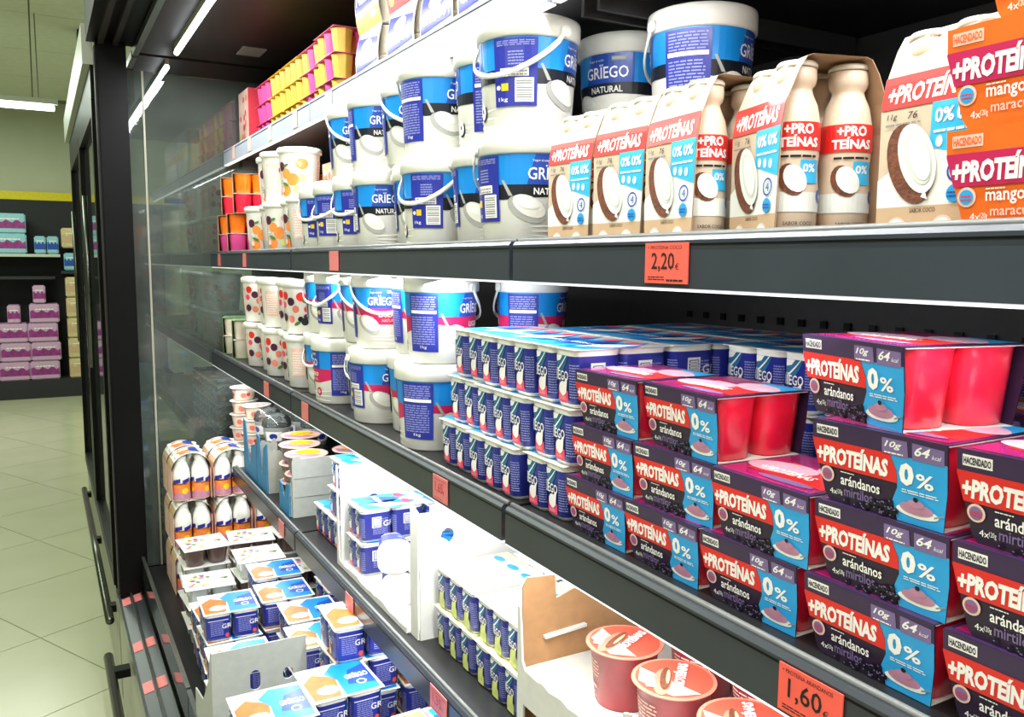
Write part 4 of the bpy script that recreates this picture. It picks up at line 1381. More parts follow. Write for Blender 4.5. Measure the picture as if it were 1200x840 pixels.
# black and yellow flower pots
fl = MB().lathe([(.038, 0), (.042, .003), (.050, .044), (.052, .046)], 32, mt='brown_cup').mesh('cup')
fll = MB().lathe([(.055, .046), (.0555, .0475), (.0545, .0485)], 32, mt='print_blush').mesh('lid_film')
k = Ink()
rnd = random.Random(5)
for q in range(16):
    a = 2 * PI * q / 16
    k.ell(.022 * math.cos(a), .010 + .020 * math.sin(a), .014, .005, 'print_yellow', 1 + q % 3, rot=a, n=10)
k.ell(0, .010, .009, .009, 'print_yellow', 5)
k.poly([(-.05, -.012), (.05, -.012), (.03, -.045), (-.03, -.045)], 'print_mauve', 1)
flt = k.mesh('printed_film', lambda u, v, o: (u * .95, v * .95, .0487 + o))
k = Ink()
for c0 in (-.085, 0, .085):
    for q in range(22):
        a = rnd.random() * 2 * PI
        r = .016 * rnd.random() ** .5
        k.ell(c0 + 1.3 * r * math.cos(a), .023 + r * math.sin(a), .0042, .0022, 'print_yellow' if q % 3 else 'print_sand', 1 + q % 4, rot=rnd.random() * 3, n=7)
fli = k.mesh('printed_label', cone_map(.042, .003, .050, .044, rr=.046), step=.008)
FLOW = [('cup', fl, (0, 0, 0), 0, [('printed_label', fli)]), ('lid_film', fll, (0, 0, 0), 0, [('printed_film', flt)])]
gF = 'brown pots with yellow flower print'
i = 0
for (x, y, zs) in ((.575, 2.105, (0, 1, 2)), (.590, 2.225, (0, 1, 2)), (.700, 2.105, (0, 1, 2)), (.625, 2.345, (0, 1, 2))):
    for L in zs:
        spawn(FLOW, 'dessert_pot', f'brown pot with yellow flowers, {["bottom", "middle", "top"][L]} of the {["nearest", "second", "rear", "farthest"][[.575, .590, .700, .625].index(x)]} stack', 'dessert pot', gF,
              (x, y, ZD + .001 + .0500 * L), -1.2 + .3 * L)
# blue card trays
for i, (y0, y1, x) in enumerate(((2.30, 2.42, .518), (2.43, 2.60, .518), (2.06, 2.16, .517))):
    bt = obj('card_tray', None, None, (0, 0, ZD), 0, f'torn blue tray, {["middle one", "left one under the white oval pots", "right one under the brown flower pots"][i]}', 'cardboard', 'blue cardboard trays')
    mb = MB()
    mid = (y0 + y1) / 2
    mb.prism([(y0, .001), (y1, .001), (y1, [.150, .165, .075][i]), (y1 - .03, [.145, .160, .07][i]), (mid + .015, .05), (mid - .005, .042), (mid - .02, [.120, .1, .08][i]), (y0, [.140, .115, .085][i])], 'x', x, x + .003, 'carton_blue')
    obj('front_wall', mb.mesh('front_wall'), bt)
    mb = MB()
    mb.prism([(x + .0035, .001)] + [(x + .0035 + .06, .001)] + [(u, v) for u, v in ragged(x + .06, x + .01, .12, 8, .012, i)] + [(x + .0035, [.135, .11, .085][i])], 'y', y0 - .004, y0 - .001, 'carton_grey')
    obj('torn_end', mb.mesh('torn_end'), bt)
# white oval pots (pink print), stacked
ov = MB().lathe([(.034, 0), (.036, .003), (.043, .040)], 30, mt='cream_plastic', sy=.85).mesh('cup')
ovl = MB().lathe([(.048, .0405), (.050, .0415), (.049, .0435)], 30, mt='foil_white', sy=.85).mesh('lid_film')
k = Ink()
for q in range(14):
    k.ell(rnd.uniform(-.03, .03), rnd.uniform(-.025, .025), .007, .005, 'print_blush' if q % 2 else 'print_salmon', 1 + q % 3, n=10)
ovt = k.mesh('printed_film', lambda u, v, o: (u, v, .0436 + o))
k = Ink()
for c0 in (-.09, -.03, .03, .09):
    k.rect(c0 - .022, .008, .044, .022, 'print_blush', 1)
    k.ell(c0 - .008, .018, .010, .008, 'print_salmon', 2)
    k.ell(c0 + .010, .020, .007, .006, 'print_red', 2)
def ovf(u, v, o):
    p = cone_map(.036, .003, .043, .040, rr=.039)(u, v, o)
    return (p[0], p[1] * .85, p[2])
ovi = k.mesh('printed_label', ovf, step=.007)
OVAL = [('cup', ov, (0, 0, 0), 0, [('printed_label', ovi)]), ('lid_film', ovl, (0, 0, 0), 0, [('printed_film', ovt)])]
for (x, y, n, w_) in ((.575, 2.86, 5, 'left'), (.590, 2.74, 4, 'right')):
    for L in range(n):
        spawn(OVAL, 'dessert_pot', f'oval white pot with pink print, {ORD[L]} up in the {w_} stack', 'dessert pot', 'oval white pots on the fourth shelf', (x, y, ZD + .001 + .0445 * L), .2 * L)
# clear domed pots
dm = MB().lathe([(.034, 0), (.040, .050), (.042, .052)], 26, mt='clear_cup').mesh('cup')
dd_ = MB().lathe([(.043, .0525), (.044, .056), (.040, .074), (.026, .088), (.010, .092)], 26, mt='clear_dome').mesh('dome_lid')
k = Ink()
for c0 in (-.08, 0, .08):
    k.rect(c0 - .025, .012, .05, .028, 'print_white', 1)
    k.ell(c0, .026, .012, .009, 'print_navy', 2)
dmi = k.mesh('printed_label', cone_map(.034, 0, .040, .05, rr=.037), step=.007)
DOME = [('cup', dm, (0, 0, 0), 0, [('printed_label', dmi)]), ('dome_lid', dd_)]
for i, (x, y, L) in enumerate(((.70, 2.80, 0), (.70, 2.69, 0), (.70, 2.58, 0), (.60, 2.63, 0), (.70, 2.80, 1), (.70, 2.69, 1), (.70, 2.58, 1), (.60, 2.63, 1), (.60, 2.52, 0), (.60, 2.52, 1), (.70, 2.46, 0), (.70, 2.46, 1), (.80, 2.2, 0), (.80, 2.2, 1))):
    spawn(DOME, 'dessert_pot', f'clear domed pot, {["lower", "upper"][L]} layer, {["rear first", "rear second", "rear third", "front first", "rear first", "rear second", "rear third", "front first", "front second", "front second", "rear fourth", "rear fourth", "rear fifth", "rear fifth"][i]} from the glass wall', 'dessert pot', 'domed pots on the fourth shelf',
          (x, y, ZD + .001 + .093 * L), .4 * i)

# brown and white carton holding red protein cups
br = obj('display_carton', None, None, (0, 0, ZD), 0, 'white and brown cardboard display carton holding red protein cups, nearest on the fourth shelf', 'carton', 'brown display carton')
bz = .118                                   # height of the upper tray floor
Ya, Yb = .905, .30
mb = MB()
mb.prism([(.524, .001), (.79, .001), (.79, .205), (.60, .208), (.575, .200), (.572, .232), (.530, .236), (.524, .225)], 'y', Ya - .0035, Ya - .0015, 'carton_brown')
obj('end_panel', mb.mesh('end_panel'), br)
mb = MB()
mb.prism([(.521, .001), (.79, .001), (.79, .205), (.60, .208), (.575, .200), (.572, .232), (.530, .236), (.521, .225)], 'y', Ya - .0012, Ya, 'carton_white')
mb.prism([(.555, .150), (.62, .154), (.62, .158), (.555, .154)], 'y', Ya - .010, Ya - .0036, 'carton_white')
obj('outer_face', mb.mesh('outer_face'), br)
mb = MB()
pts = [(Yb, bz - .045)] + [(Ya - .016, bz - .045), (Ya - .016, .001), (Ya, .001), (Ya, .20)] + [(Ya - .006, .20), (Ya - .012, bz + .012)] + [(y, z) for y, z in ragged(Ya - .02, Yb, bz + .002, 40, .0022, 9)]
slab(mb, pts, 'x', .518, T, 'carton_white')
obj('front_wall', mb.mesh('front_wall'), br)
obj('upper_tray', MB().box(.522, .79, Yb, Ya - .004, bz - .005, bz - .002, 'carton_white').mesh('upper_tray'), br)
mb = MB()
mb.box(.505, .5175, .665, .672, .045, .150, 'carton_white')
mb.prism([(.622, .0), (.672, .0), (.672, .170), (.655, .176), (.650, .168), (.622, .168)], 'x', .513, .5165, 'carton_white')
obj('corner_flap', mb.mesh('corner_flap'), br)
rc = MB().lathe([(.0330, 0), (.0345, .003), (.0405, .068), (.0425, .070)], 36, mt='wine_cup').mesh('cup')
rl = MB().lathe([(.0455, .0702), (.0465, .0712), (.0462, .0722)], 36, mt='print_salmon').mesh('foil_lid')
k = Ink()
k.ell(0, 0, .042, .042, 'print_coral', 1, n=30)
k.poly([(-.040, .005), (-.018, -.036), (.012, -.040), (-.026, .032)], 'print_blush', 2)
k.ell(-.016, -.005, .010, .030, 'print_salmon', 3, rot=-.5)
k.ell(-.010, .000, .006, .026, 'print_coconut', 4, rot=-.5)
k.ell(-.006, .002, .0022, .016, 'print_sand', 5, rot=-.5)
k.text('+PROTEÍNAS', -.006, -.034, .066, .014, 'print_white', 6, bold=.04, rot=1.02)
k.poly([(-.038, -.012), (-.030, .016), (-.020, .012), (-.028, -.016)], 'print_white', 6)
rt_ = k.mesh('printed_foil', lambda u, v, o: (u, v, .0723 + o))
k = Ink()
for c0 in (-.058, .058):
    k.small(c0 - .024, .036, .048, .022, 5, 'print_blush', 1)
    k.rect(c0 - .022, .020, .040, .0045, 'print_blush', 1)
    k.small(c0 - .022, .008, .036, .009, 2, 'print_blush', 1)
rci = k.mesh('printed_label', cone_map(.0345, .003, .0405, .068, rr=.0375), step=.006)
RED = [('cup', rc, (0, 0, 0), 0, [('printed_label', rci)]), ('foil_lid', rl, (0, 0, 0), 0, [('printed_foil', rt_)])]
gR = 'red protein dessert cups in the brown carton'
for i, (x, y, a, t) in enumerate(((.592, .775, -.6, 'upper tray, farthest'), (.585, .676, -.25, 'upper tray, half behind the white flap'), (.590, .575, -.1, 'upper tray, third, at the photo bottom edge'),
                                  (.688, .742, .4, 'upper tray, rear left'), (.690, .640, .2, 'upper tray, rear right'), (.590, .475, 0, 'upper tray, nearest'))):
    spawn(RED, 'dessert_cup', f'red protein cup with coral lid, {t}', 'dessert cup', gR, (x, y, ZD + bz - .0015), a)
for i in range(5):
    spawn(RED, 'dessert_cup', f'red protein cup in the lower tray, {ORD[i]} from the left', 'dessert cup', gR, (.572, .845 - .098 * i, ZD + .0015), .3)

# ---- tubs with printed fruit (no handle)
def tub_spec(kind):
    RT, RB, H = .0505, .043, .128
    mb = MB().lathe([(RB - .003, 0), (RB, .003), (RT, H - .014), (RT + .001, H - .012)], 34, mt='print_white').mesh('tub')
    ld = MB().lathe([(RT + .002, H - .016), (RT + .005, H - .014), (RT + .005, H - .004), (RT + .002, H - .001), (RT - .004, H), (RT - .006, H - .003)], 34, mt='white_plastic').mesh('lid')
    k = Ink()
    C = 2 * PI * .047
    for c0 in (0, C / 2):
        if kind == 'apricot':
            for (x, y, r, m_) in ((-.045, .080, .012, 'print_plum'), (-.030, .062, .013, 'print_apricot'), (-.012, .048, .016, 'print_apricot'), (.012, .086, .014, 'print_apricot'), (-.035, .022, .017, 'print_apricot'),
                                  (.010, .052, .012, 'print_sand'), (.022, .022, .012, 'print_coconut'), (-.002, .024, .010, 'print_lime'), (.002, .085, .009, 'print_sand')):
                k.ell(c0 + x, y, r, r * .95, m_, 1 + int(abs(x) * 1e3) % 5, n=16)
            k.ell(c0 - .032, .036, .010, .004, 'print_leaf', 6, rot=-.4)
            k.ell(c0 - .028, .082, .008, .003, 'print_leaf', 6, rot=.4)
            k.ell(c0 - .042, .024, .006, .007, 'print_blush', 7)
        else:
            for (x, y, r, m_) in ((-.040, .092, .010, 'print_red'), (.004, .090, .011, 'print_red'), (-.022, .078, .010, 'print_plum'), (-.046, .070, .008, 'print_pink'), (-.010, .060, .009, 'print_salmon'),
                                  (.012, .030, .009, 'print_ink'), (.002, .036, .007, 'print_ink'), (.016, .042, .007, 'print_plum'), (-.022, .036, .009, 'print_salmon'), (-.044, .040, .010, 'print_plum'), (.018, .060, .008, 'print_red')):
                k.ell(c0 + x, y, r, r, m_, 1 + int(abs(x) * 1e3) % 5, n=14)
            k.ell(c0 + .016, .078, .011, .004, 'print_leaf', 6, rot=-.2)
            k.ell(c0 - .006, .026, .009, .004, 'print_leaf', 6, rot=.5)
        k.rect(c0 + C / 4 - .018, .030, .036, .066, 'print_blush', 1)
        k.small(c0 + C / 4 - .014, .036, .028, .054, 9, 'print_white', 2)
        k.barcode(c0 + C / 4 + .022, .026, .010, .024, 1)
    lb = k.mesh('printed_label', cone_map(RB, .003, RT, H - .014, rr=.047), step=.007)
    return [('tub', mb, (0, 0, 0), 0, [('printed_label', lb)]), ('lid', ld)]


APR, BER = tub_spec('apricot'), tub_spec('berry')
for (sp, z0, nm, gg, X) in ((APR, ZB, 'apricot and plum', 'apricot tubs on the second shelf', .568), (BER, ZCC, 'red berry', 'berry tubs on the third shelf', .560)):
    for r_ in range(2):
        for i in range(5):
            y = 2.010 + .116 * i + (.02 if r_ else 0) + (.012 if sp is BER else 0)
            if r_ and sp is APR and i in (0,):
                continue
            if sp is APR and i == 4:
                if r_:
                    continue
                y -= .004
            x = X + (.016 if i % 2 else 0)
            spawn(sp, 'yogurt_tub', f'white {nm} tub, {["lower", "upper"][r_]} layer, {ORD[i]} from the pails', 'yogurt tub', gg, (x, y, z0 + .001 + .1285 * r_),
                  -.5 + (1.3 if (i + r_) % 3 == 0 else .1 * i))
        for i in range(3):
            if sp is BER:
                spawn(sp, 'yogurt_tub', f'{nm} tub in the rear row, {["lower", "upper"][r_]} layer, {ORD[i]} from the pails', 'yogurt tub', gg, (X + .130, 2.05 + .12 * i, z0 + .001 + .1285 * r_), 0)

# ---- sleeves of two stacked dessert cups (orange, red) and the brown-green variant
def tier_spec(c1n, c2n, card, ink1):
    W = .115
    mb = MB()
    t = .0012
    hx, hy = W / 2, .055
    for s in (-1, 1):
        vs = [(s * .0 - hx + .006, s * hy, 0), (hx - .006, s * hy, 0), (hx, s * hy, .118), (-hx, s * hy, .118)]
        vs2 = [(x, y - s * t, z) for x, y, z in vs]
        mb.add(vs + vs2, [(0, 1, 2, 3), (7, 6, 5, 4), (0, 4, 5, 1), (1, 5, 6, 2), (2, 6, 7, 3), (3, 7, 4, 0)], card)
    mb.box(-hx, hx, -hy, hy, .118, .1192, card)
    mb.box(-hx + .004, hx - .004, -hy + .002, hy - .002, 0, .001, card)
    mb.box(-hx + .002, hx - .002, -hy + .002, hy - .002, .0585, .0595, 'print_white')
    sl = mb.mesh('card_sleeve')
    parts = []
    k = Ink()
    k.rect(-hx + .010, .066, W - .02, .046, ink1, 1)
    k.rect(-hx + .010, .006, W - .02, .046, ink1, 1)
    k.ell(.01, .086, .022, .016, 'print_blush', 2)
    k.ell(.01, .028, .022, .016, 'print_blush', 2)
    k.ell(.01, .086, .012, .010, 'print_apricot', 3)
    k.ell(-.028, .034, .012, .008, 'print_white', 3)
    k.ell(-.028, .094, .012, .008, 'print_white', 3)
    pr_ = k.mesh('printed_front', front_map(-hy - .0002))
    parts.append(('card_sleeve', sl, (0, 0, 0), 0, [('printed_front', pr_)]))
    for L, cn in ((0, c2n), (1, c1n)):
        c = MB().lathe([(.020, 0), (.0215, .002), (.0265, .054), (.0270, .0555)], 20, n=3, mt=cn).mesh('cup')
        for sx in (-1, 1):
            for sy in (-1, 1):
                parts.append(('cup', c, (sx * .0275, sy * .0255, .0012 + .0598 * L)))
    return parts


ORG = tier_spec('orange_cup', 'magenta_cup', 'carton_sand', 'print_apricot')
ORG2 = tier_spec('orange_cup', 'red_cup', 'carton_sand', 'print_salmon')
GRN = tier_spec('cream_plastic', 'cream_plastic', 'carton_green', 'print_sand')
for i, (x, y, L) in enumerate(((.575, 2.89, 0), (.575, 2.74, 0), (.585, 2.875, 1), (.590, 2.715, 1), (.72, 2.62, 0), (.72, 2.62, 1), (.745, 2.25, 0), (.745, 2.13, 0), (.745, 2.25, 1), (.745, 2.13, 1))):
    spawn(ORG if L == 0 or i > 3 else ORG2, 'cup_carton', 'orange dessert cups in peach card, ' +
          ['lower left by the glass end wall', 'lower right beside the apricot tubs', 'upper left by the glass end wall', 'upper right beside the apricot tubs', 'rear lower', 'rear upper', 'lower left behind the apricot tubs',
           'lower right behind the apricot tubs', 'upper left behind the apricot tubs', 'upper right behind the apricot tubs'][i], 'dessert carton', 'orange dessert cartons on the second shelf',
          (x, y, ZB + .001 + .120 * L), SIDE + (-.28 if i < 4 else 0))
for i, (x, y) in enumerate(((.575, 2.87), (.575, 2.72))):
    spawn(GRN, 'cup_carton', f'green and brown sleeve of cream dessert cups, {["left", "right"][i]} one', 'dessert carton', 'green dessert cartons on the third shelf', (x, y, ZCC + .001), SIDE - .25)

# ---- top shelf: ridged cups, red box, sleeved pots
def ridged_spec(cups, tray):
    parts = []
    mb = MB().box(-.080, .080, -.056, .056, .0560, .0572, tray)
    parts.append(('lid_film', mb.mesh('lid_film')))
    def cup(mn):
        b = MB()
        n = 24
        pr = [(.017, 0), (.019, .002), (.0245, .052), (.026, .0545)]
        vs = []
        for r, z in pr:
            for i in range(n):
                a = 2 * PI * i / n
                rr = r * (1 + (.045 if i % 3 == 0 else 0))
                vs.append((rr * math.cos(a), rr * math.sin(a), z))
        fs = [(j * n + i, j * n + (i + 1) % n, (j + 1) * n + (i + 1) % n, (j + 1) * n + i) for j in range(3) for i in range(n)] + [list(range(n))[::-1], [3 * n + i for i in range(n)]]
        b.add(vs, fs, mn, smooth=False)
        return b.mesh('cup')
    ms = [cup(c) for c in cups]
    for i in range(3):
        for j in range(2):
            parts.append(('cup', ms[(i + j) % len(ms)], (-.0533 + .0533 * i, -.0275 + .055 * j, 0)))
    return parts


PINKR, YELR, ORR = ridged_spec(['magenta_cup'], 'print_pink'), ridged_spec(['yellow_cup'], 'print_yellow'), ridged_spec(['yellow_cup', 'magenta_cup'], 'magenta_cup')
cols = [(PINKR, 2.675, 3, 'pink', 'leftmost stack beside the red box'), (YELR, 2.505, 3, 'yellow', 'left yellow stack'), (YELR, 2.335, 3, 'yellow', 'right yellow stack'),
        (ORR, 2.165, 3, 'orange and pink', 'left orange stack'), (ORR, 1.995, 3, 'orange and pink', 'right orange stack')]
for sp, y, n, c_, w_ in cols:
    for L in range(n):
        spawn(sp, 'ridged_cup_pack', f'{c_} ridged cup pack, {["bottom", "middle", "top"][L]} of the {w_}', 'dessert cups', 'ridged cup packs on the top shelf',
              (.660 + (.008 if y > 2.1 else 0), y, ZA + .001 + .0574 * L), SIDE)
        if y < 2.4:
            spawn(sp, 'ridged_cup_pack', f'{c_} ridged cup pack, rear row, {["bottom", "middle", "top"][L]}, behind the {w_}', 'dessert cups', 'ridged cup packs on the top shelf',
                  (.780, y, ZA + .001 + .0574 * L), SIDE)
rb = obj('display_box', None, None, (0, 0, ZA), 0, 'red cardboard box with a round finger hole on the top shelf', 'box')
mb = MB()
hole_panel(mb, .600, .700, .001, .185, 2.790, .002, 'carton_red', .655, .085, .019, .030)
obj('end_panel', mb.mesh('end_panel'), rb)
mb = MB()
mb.box(.600, .602, 2.792, 2.935, .001, .185, 'print_blush')
obj('front_panel', mb.mesh('front_panel'), rb)
k = Ink()
k.rect(-.068, .09, .136, .09, 'print_blush', 1)
for q in range(12):
    k.ell(rnd.uniform(-.05, .05), rnd.uniform(.02, .16), .012, .010, 'print_salmon' if q % 2 else 'print_red', 2 + q % 3, n=10)
k.poly([(-.068, .0), (-.04, .0), (-.05, .05), (-.068, .07)], 'print_lime', 2)
obj('printed_front', k.mesh('printed_front', lambda u, v, o: (.5998 - o, 2.8635 - u, v + .002)), rb)
obj('top_panel', MB().box(.602, .700, 2.792, 2.935, .183, .185, 'carton_red').mesh('top_panel'), rb)
obj('rear_panel', MB().box(.698, .700, 2.792, 2.935, .001, .183, 'carton_red').mesh('rear_panel'), rb)
for i in range(2):
    spawn([('cup', MB().lathe([(.026, 0), (.031, .07)], 20, mt='brown_cup').mesh('cup'), (0, 0, 0), 0, [('rim', MB().lathe([(.032, .0701), (.032, .072)], 20, mt='foil_white').mesh('rim'))])], 'dessert_cup',
          f'dark cup standing inside the red display box, {["lower", "upper"][i]}', 'dessert cup', 'cups in the red box', (.652, 2.835, ZA + .002 + .0725 * i))


def sleeve_pots(front, top, band, words):
    W, D, H = .135, .10, .118
    mb = MB()
    hx, hy, t = W / 2, D / 2, .0012
    n = 8
    for s in (-1, 1):
        for i in range(n):
            z0, z1 = H * i / n, H * (i + 1) / n
            b0, b1 = .010 * math.sin(PI * z0 / H), .010 * math.sin(PI * z1 / H)
            y0, y1 = s * (hy - .006 + b0), s * (hy - .006 + b1)
            mb.add([(-hx, y0, z0), (hx, y0, z0), (hx, y1, z1), (-hx, y1, z1), (-hx, y0 - s * t, z0), (hx, y0 - s * t, z0), (hx, y1 - s * t, z1), (-hx, y1 - s * t, z1)],
                   [(0, 1, 2, 3), (7, 6, 5, 4), (1, 5, 6, 2), (4, 0, 3, 7)], front)
    mb.box(-hx, hx, -hy + .006, hy - .006, H, H + t, front)
    mb.box(-hx, hx, -hy + .006, hy - .006, 0, t, front)
    sl = mb.mesh('card_sleeve')
    k = Ink()
    k.poly([(-hx, .0), (hx, 0), (hx, .034), (-hx, .030)], band, 1)
    k.poly([(-hx + .004, .040), (hx - .004, .046), (hx - .004, .092), (-hx + .004, .110)], top, 1)
    k.text(words, -hx + .012, .052, W - .03, .028, 'print_white', 2, bold=.02)
    k.ell(-hx + .024, .020, .014, .010, 'print_yellow', 2, rot=.4)
    k.ell(hx - .030, .022, .016, .007, 'print_blush', 2)
    k.ell(.0, .086, .030, .012, 'print_white', 2)
    pi = k.mesh('printed_front', lambda u, v, o: (u, -(hy - .006 + .010 * math.sin(PI * min(max(v, 0), H) / H)) - o - .0003, v), vstep=.012)
    parts = [('card_sleeve', sl, (0, 0, 0), 0, [('printed_front', pi)])]
    c = MB().lathe([(.020, 0), (.022, .003), (.0205, .028), (.0225, .050), (.0235, .052), (.0235, .0555)], 22, mt='cream_plastic').mesh('cup')
    for L in range(2):
        for sx in (-1, 0, 1):
            for sy in (-.5, .5):
                parts.append(('cup', c, (sx * .0445, sy * .040, .002 + .057 * L)))
    return parts


SLW, SLB = sleeve_pots('print_white', 'print_navy', 'print_yellow', 'Natillas'), sleeve_pots('print_white', 'print_navy', 'print_red', 'GRÏEGO')
for i, (sp, y, L) in enumerate(((SLW, 1.72, 0), (SLW, 1.72, 1), (SLB, 1.535, 0), (SLB, 1.54, 1), (SLB, 1.370, 0), (SLB, 1.375, 1), (SLB, 1.215, 0), (SLB, 1.22, 1), (SLB, 1.065, 0), (SLB, 1.065, 1))):
    spawn(sp, 'cup_carton', f'{"white and yellow" if sp is SLW else "white, blue and red"} sleeve of cream pots, {["lower", "upper"][L]}, {ORD[i // 2]} right of the ridged cups', 'dessert carton',
          'sleeved pots on the top shelf', (.665, y, ZA + .001 + .1202 * L), SIDE)

# ---- deck: drink bottles, fruit packs, honey yogurt packs, card trays
br_ = .0262
prb = [(br_ * .9, 0), (br_, .005), (br_ * .93, .036), (br_, .060), (br_ * 1.02, .076), (br_ * .93, .096), (br_ * .66, .116), (br_ * .58, .121), (br_ * .64, .124), (br_ * .64, .136), (br_ * .56, .138)]
bb = MB().lathe(prb, 24, mt='white_plastic').mesh('bottle')
k = Ink()
k.rect(-.085, .004, .17, .052, 'print_apricot', 1)
k.rect(-.085, .006, .17, .018, 'print_mauve', 2)
for q in range(6):
    k.ell(-.07 + .028 * q, .030, .010, .009, 'print_yellow' if q % 2 else 'print_salmon', 2)
    k.poly([(-.078 + .028 * q, .052), (-.056 + .028 * q, .058), (-.056 + .028 * q, .070), (-.078 + .028 * q, .064)], 'print_navy', 2)
k.rect(-.085, .050, .17, .004, 'print_yellow', 1)
def bfn(u, v, o):
    rr = br_
    for a, b_ in zip(prb, prb[1:]):
        if a[1] <= v <= b_[1] and b_[1] > a[1]:
            rr = a[0] + (b_[0] - a[0]) * (v - a[1]) / (b_[1] - a[1])
    a = -PI / 2 + u / br_
    return ((rr + o + .0003) * math.cos(a), (rr + o + .0003) * math.sin(a), v)
bi_ = k.mesh('printed_sleeve', bfn, step=.006, vstep=.012)
mb = MB()
n = 12
for i in range(n):                       # arched card over the necks, open towards the viewer
    a0_, a1_ = PI * i / n, PI * (i + 1) / n
    def P(a):
        return (.0565 * math.cos(a) * (1 if abs(math.cos(a)) < .8 else 1), .095 + .050 * math.sin(a))
    (x0, z0), (x1, z1) = P(a0_), P(a1_)
    mb.add([(x0, -.05, z0), (x0, .05, z0), (x1, .05, z1), (x1, -.05, z1)], [(0, 1, 2, 3)], 'print_sand' if z1 < .12 else 'print_white')
    mb.add([(x0 * .98, -.05, z0 * .99), (x0 * .98, .05, z0 * .99), (x1 * .98, .05, z1 * .99), (x1 * .98, -.05, z1 * .99)], [(3, 2, 1, 0)], 'brown_cup')
mb.box(-.0565, -.0555, -.05, .05, 0, .095, 'print_blush')
mb.box(.0555, .0565, -.05, .05, 0, .095, 'print_blush')
bw = mb.mesh('card_wrap')
k = Ink()
k.poly([(-.05, -.03), (0, -.045), (.0, .03), (-.05, .04)], 'print_apricot', 1)
k.poly([(.0, -.02), (.05, -.01), (.04, .045), (.0, .03)], 'print_blue', 1)
k.ell(.01, -.035, .03, .008, 'print_blush', 2)
k.ell(-.02, .01, .02, .012, 'print_white', 3)
bt_ = k.mesh('printed_top', lambda u, v, o: (u * .75, v, .096 + .050 * math.sqrt(max(0, 1 - (u * .75 / .0565) ** 2)) + o), step=.008)
BOTP = [('card_wrap', bw, (0, 0, 0), 0, [('printed_top', bt_)])]
for sx in (-1, 1):
    for sy in (-1, 1):
        BOTP.append(('bottle', bb, (sx * .0278, sy * .0272 - (.001 if sy < 0 else 0), .0005), .2 * sx, [('printed_sleeve', bi_)]))
gO = 'packs of small drink bottles on the cabinet deck'
for i, (x, y, L) in enumerate(((.372, 2.70, 0), (.372, 2.70, 1), (.372, 2.70, 2), (.492, 2.70, 0), (.492, 2.70, 1), (.492, 2.70, 2), (.614, 2.70, 0), (.614, 2.70, 1), (.372, 2.815, 0), (.372, 2.815, 1), (.372, 2.815, 2), (.492, 2.815, 0), (.492, 2.815, 1), (.492, 2.815, 2), (.614, 2.815, 0), (.614, 2.815, 1))):
    spawn(BOTP, 'bottle_pack', f'pack of small drink bottles, {["front", "rear"][i > 7]} row, {["left", "middle", "right"][int((x - .37) / .12 + .2)]} column, {["lowest", "middle", "top"][L]}',
          'drink pack', gO, (x, y, ZK + .001 + .1465 * L), 0)


def fruit_spec(dark):
    parts = []
    c = MB().lathe([(.021, 0), (.023, .003), (.0285, .046), (.030, .048)], 24, n=3, mt='clear_cup' if not dark else 'brown_cup').mesh('cup')
    for sx in (-1, 1):
        for sy in (-1, 1):
            parts.append(('cup', c, (sx * .031, sy * .031, 0)))
    ld = MB().box(-.064, .064, -.064, .064, .0485, .0500, 'foil_white').mesh('lid_film')
    k = Ink()
    r = random.Random(8)
    for q in range(26):
        k.ell(r.uniform(-.05, .05), r.uniform(-.05, .05), r.uniform(.005, .012), r.uniform(.004, .009), ['print_lime', 'print_salmon', 'print_blush', 'print_leaf', 'print_white', 'print_lilac'][q % 6], 1 + q % 4, n=9, rot=q)
    parts.insert(0, ('lid_film', ld, (0, 0, 0), 0, [('printed_film', k.mesh('printed_film', lambda u, v, o: (u, v, .0501 + o * .5)))]))
    k = Ink()
    return parts


FR = fruit_spec(True)
FR2 = fruit_spec(False)
for i, (x, y, L, rz) in enumerate(((.375, 2.50, 0, .1), (.375, 2.50, 1, -.1), (.375, 2.50, 2, .05), (.375, 2.50, 3, .12), (.51, 2.50, 0, 0), (.51, 2.50, 1, 0), (.51, 2.50, 2, .1), (.51, 2.50, 3, -.2), (.64, 2.50, 0, 0), (.64, 2.50, 1, 0), (.64, 2.50, 2, .1), (.64, 2.50, 3, .1),
                               (.36, 2.33, 0, 0), (.36, 2.33, 1, .1), (.36, 2.33, 2, -.1), (.495, 2.33, 0, 0), (.495, 2.33, 1, 0), (.495, 2.33, 2, .1), (.495, 2.33, 3, -.08), (.63, 2.33, 0, 0), (.63, 2.33, 1, 0), (.63, 2.33, 2, .06))):
    spawn(FR if i % 2 else FR2, 'fruit_yogurt_pack', f'pale fruit yogurt pack, {["rear", "front"][i > 11]} row, {["left", "middle", "right"][0 if x < .4 else 1 if x < .55 else 2]} column, {ORD[L]} up', 'yogurt pack',
          'pale fruit yogurt packs on the deck', (x, y, ZK + .001 + .0515 * L), rz * .5)
gH = 'blue honey yogurt four-packs on the cabinet deck'
hs = {'a': (.355, 2.015, 3), 'b': (.49, 2.03, 3), 'c': (.325, 1.725, 3), 'd': (.505, 2.185, 3), 'e': (.515, 1.885, 3), 'f': (.495, 1.745, 3), 'g': (.505, 1.505, 5), 'h': (.305, 1.36, 4), 'i': (.43, 1.395, 4), 'j': (.645, 2.02, 3), 'k': (.64, 1.75, 4), 'l': (.64, 1.50, 4), 'm': (.46, 1.60 + .02, 3), 'n': (.36, 2.165, 2)}
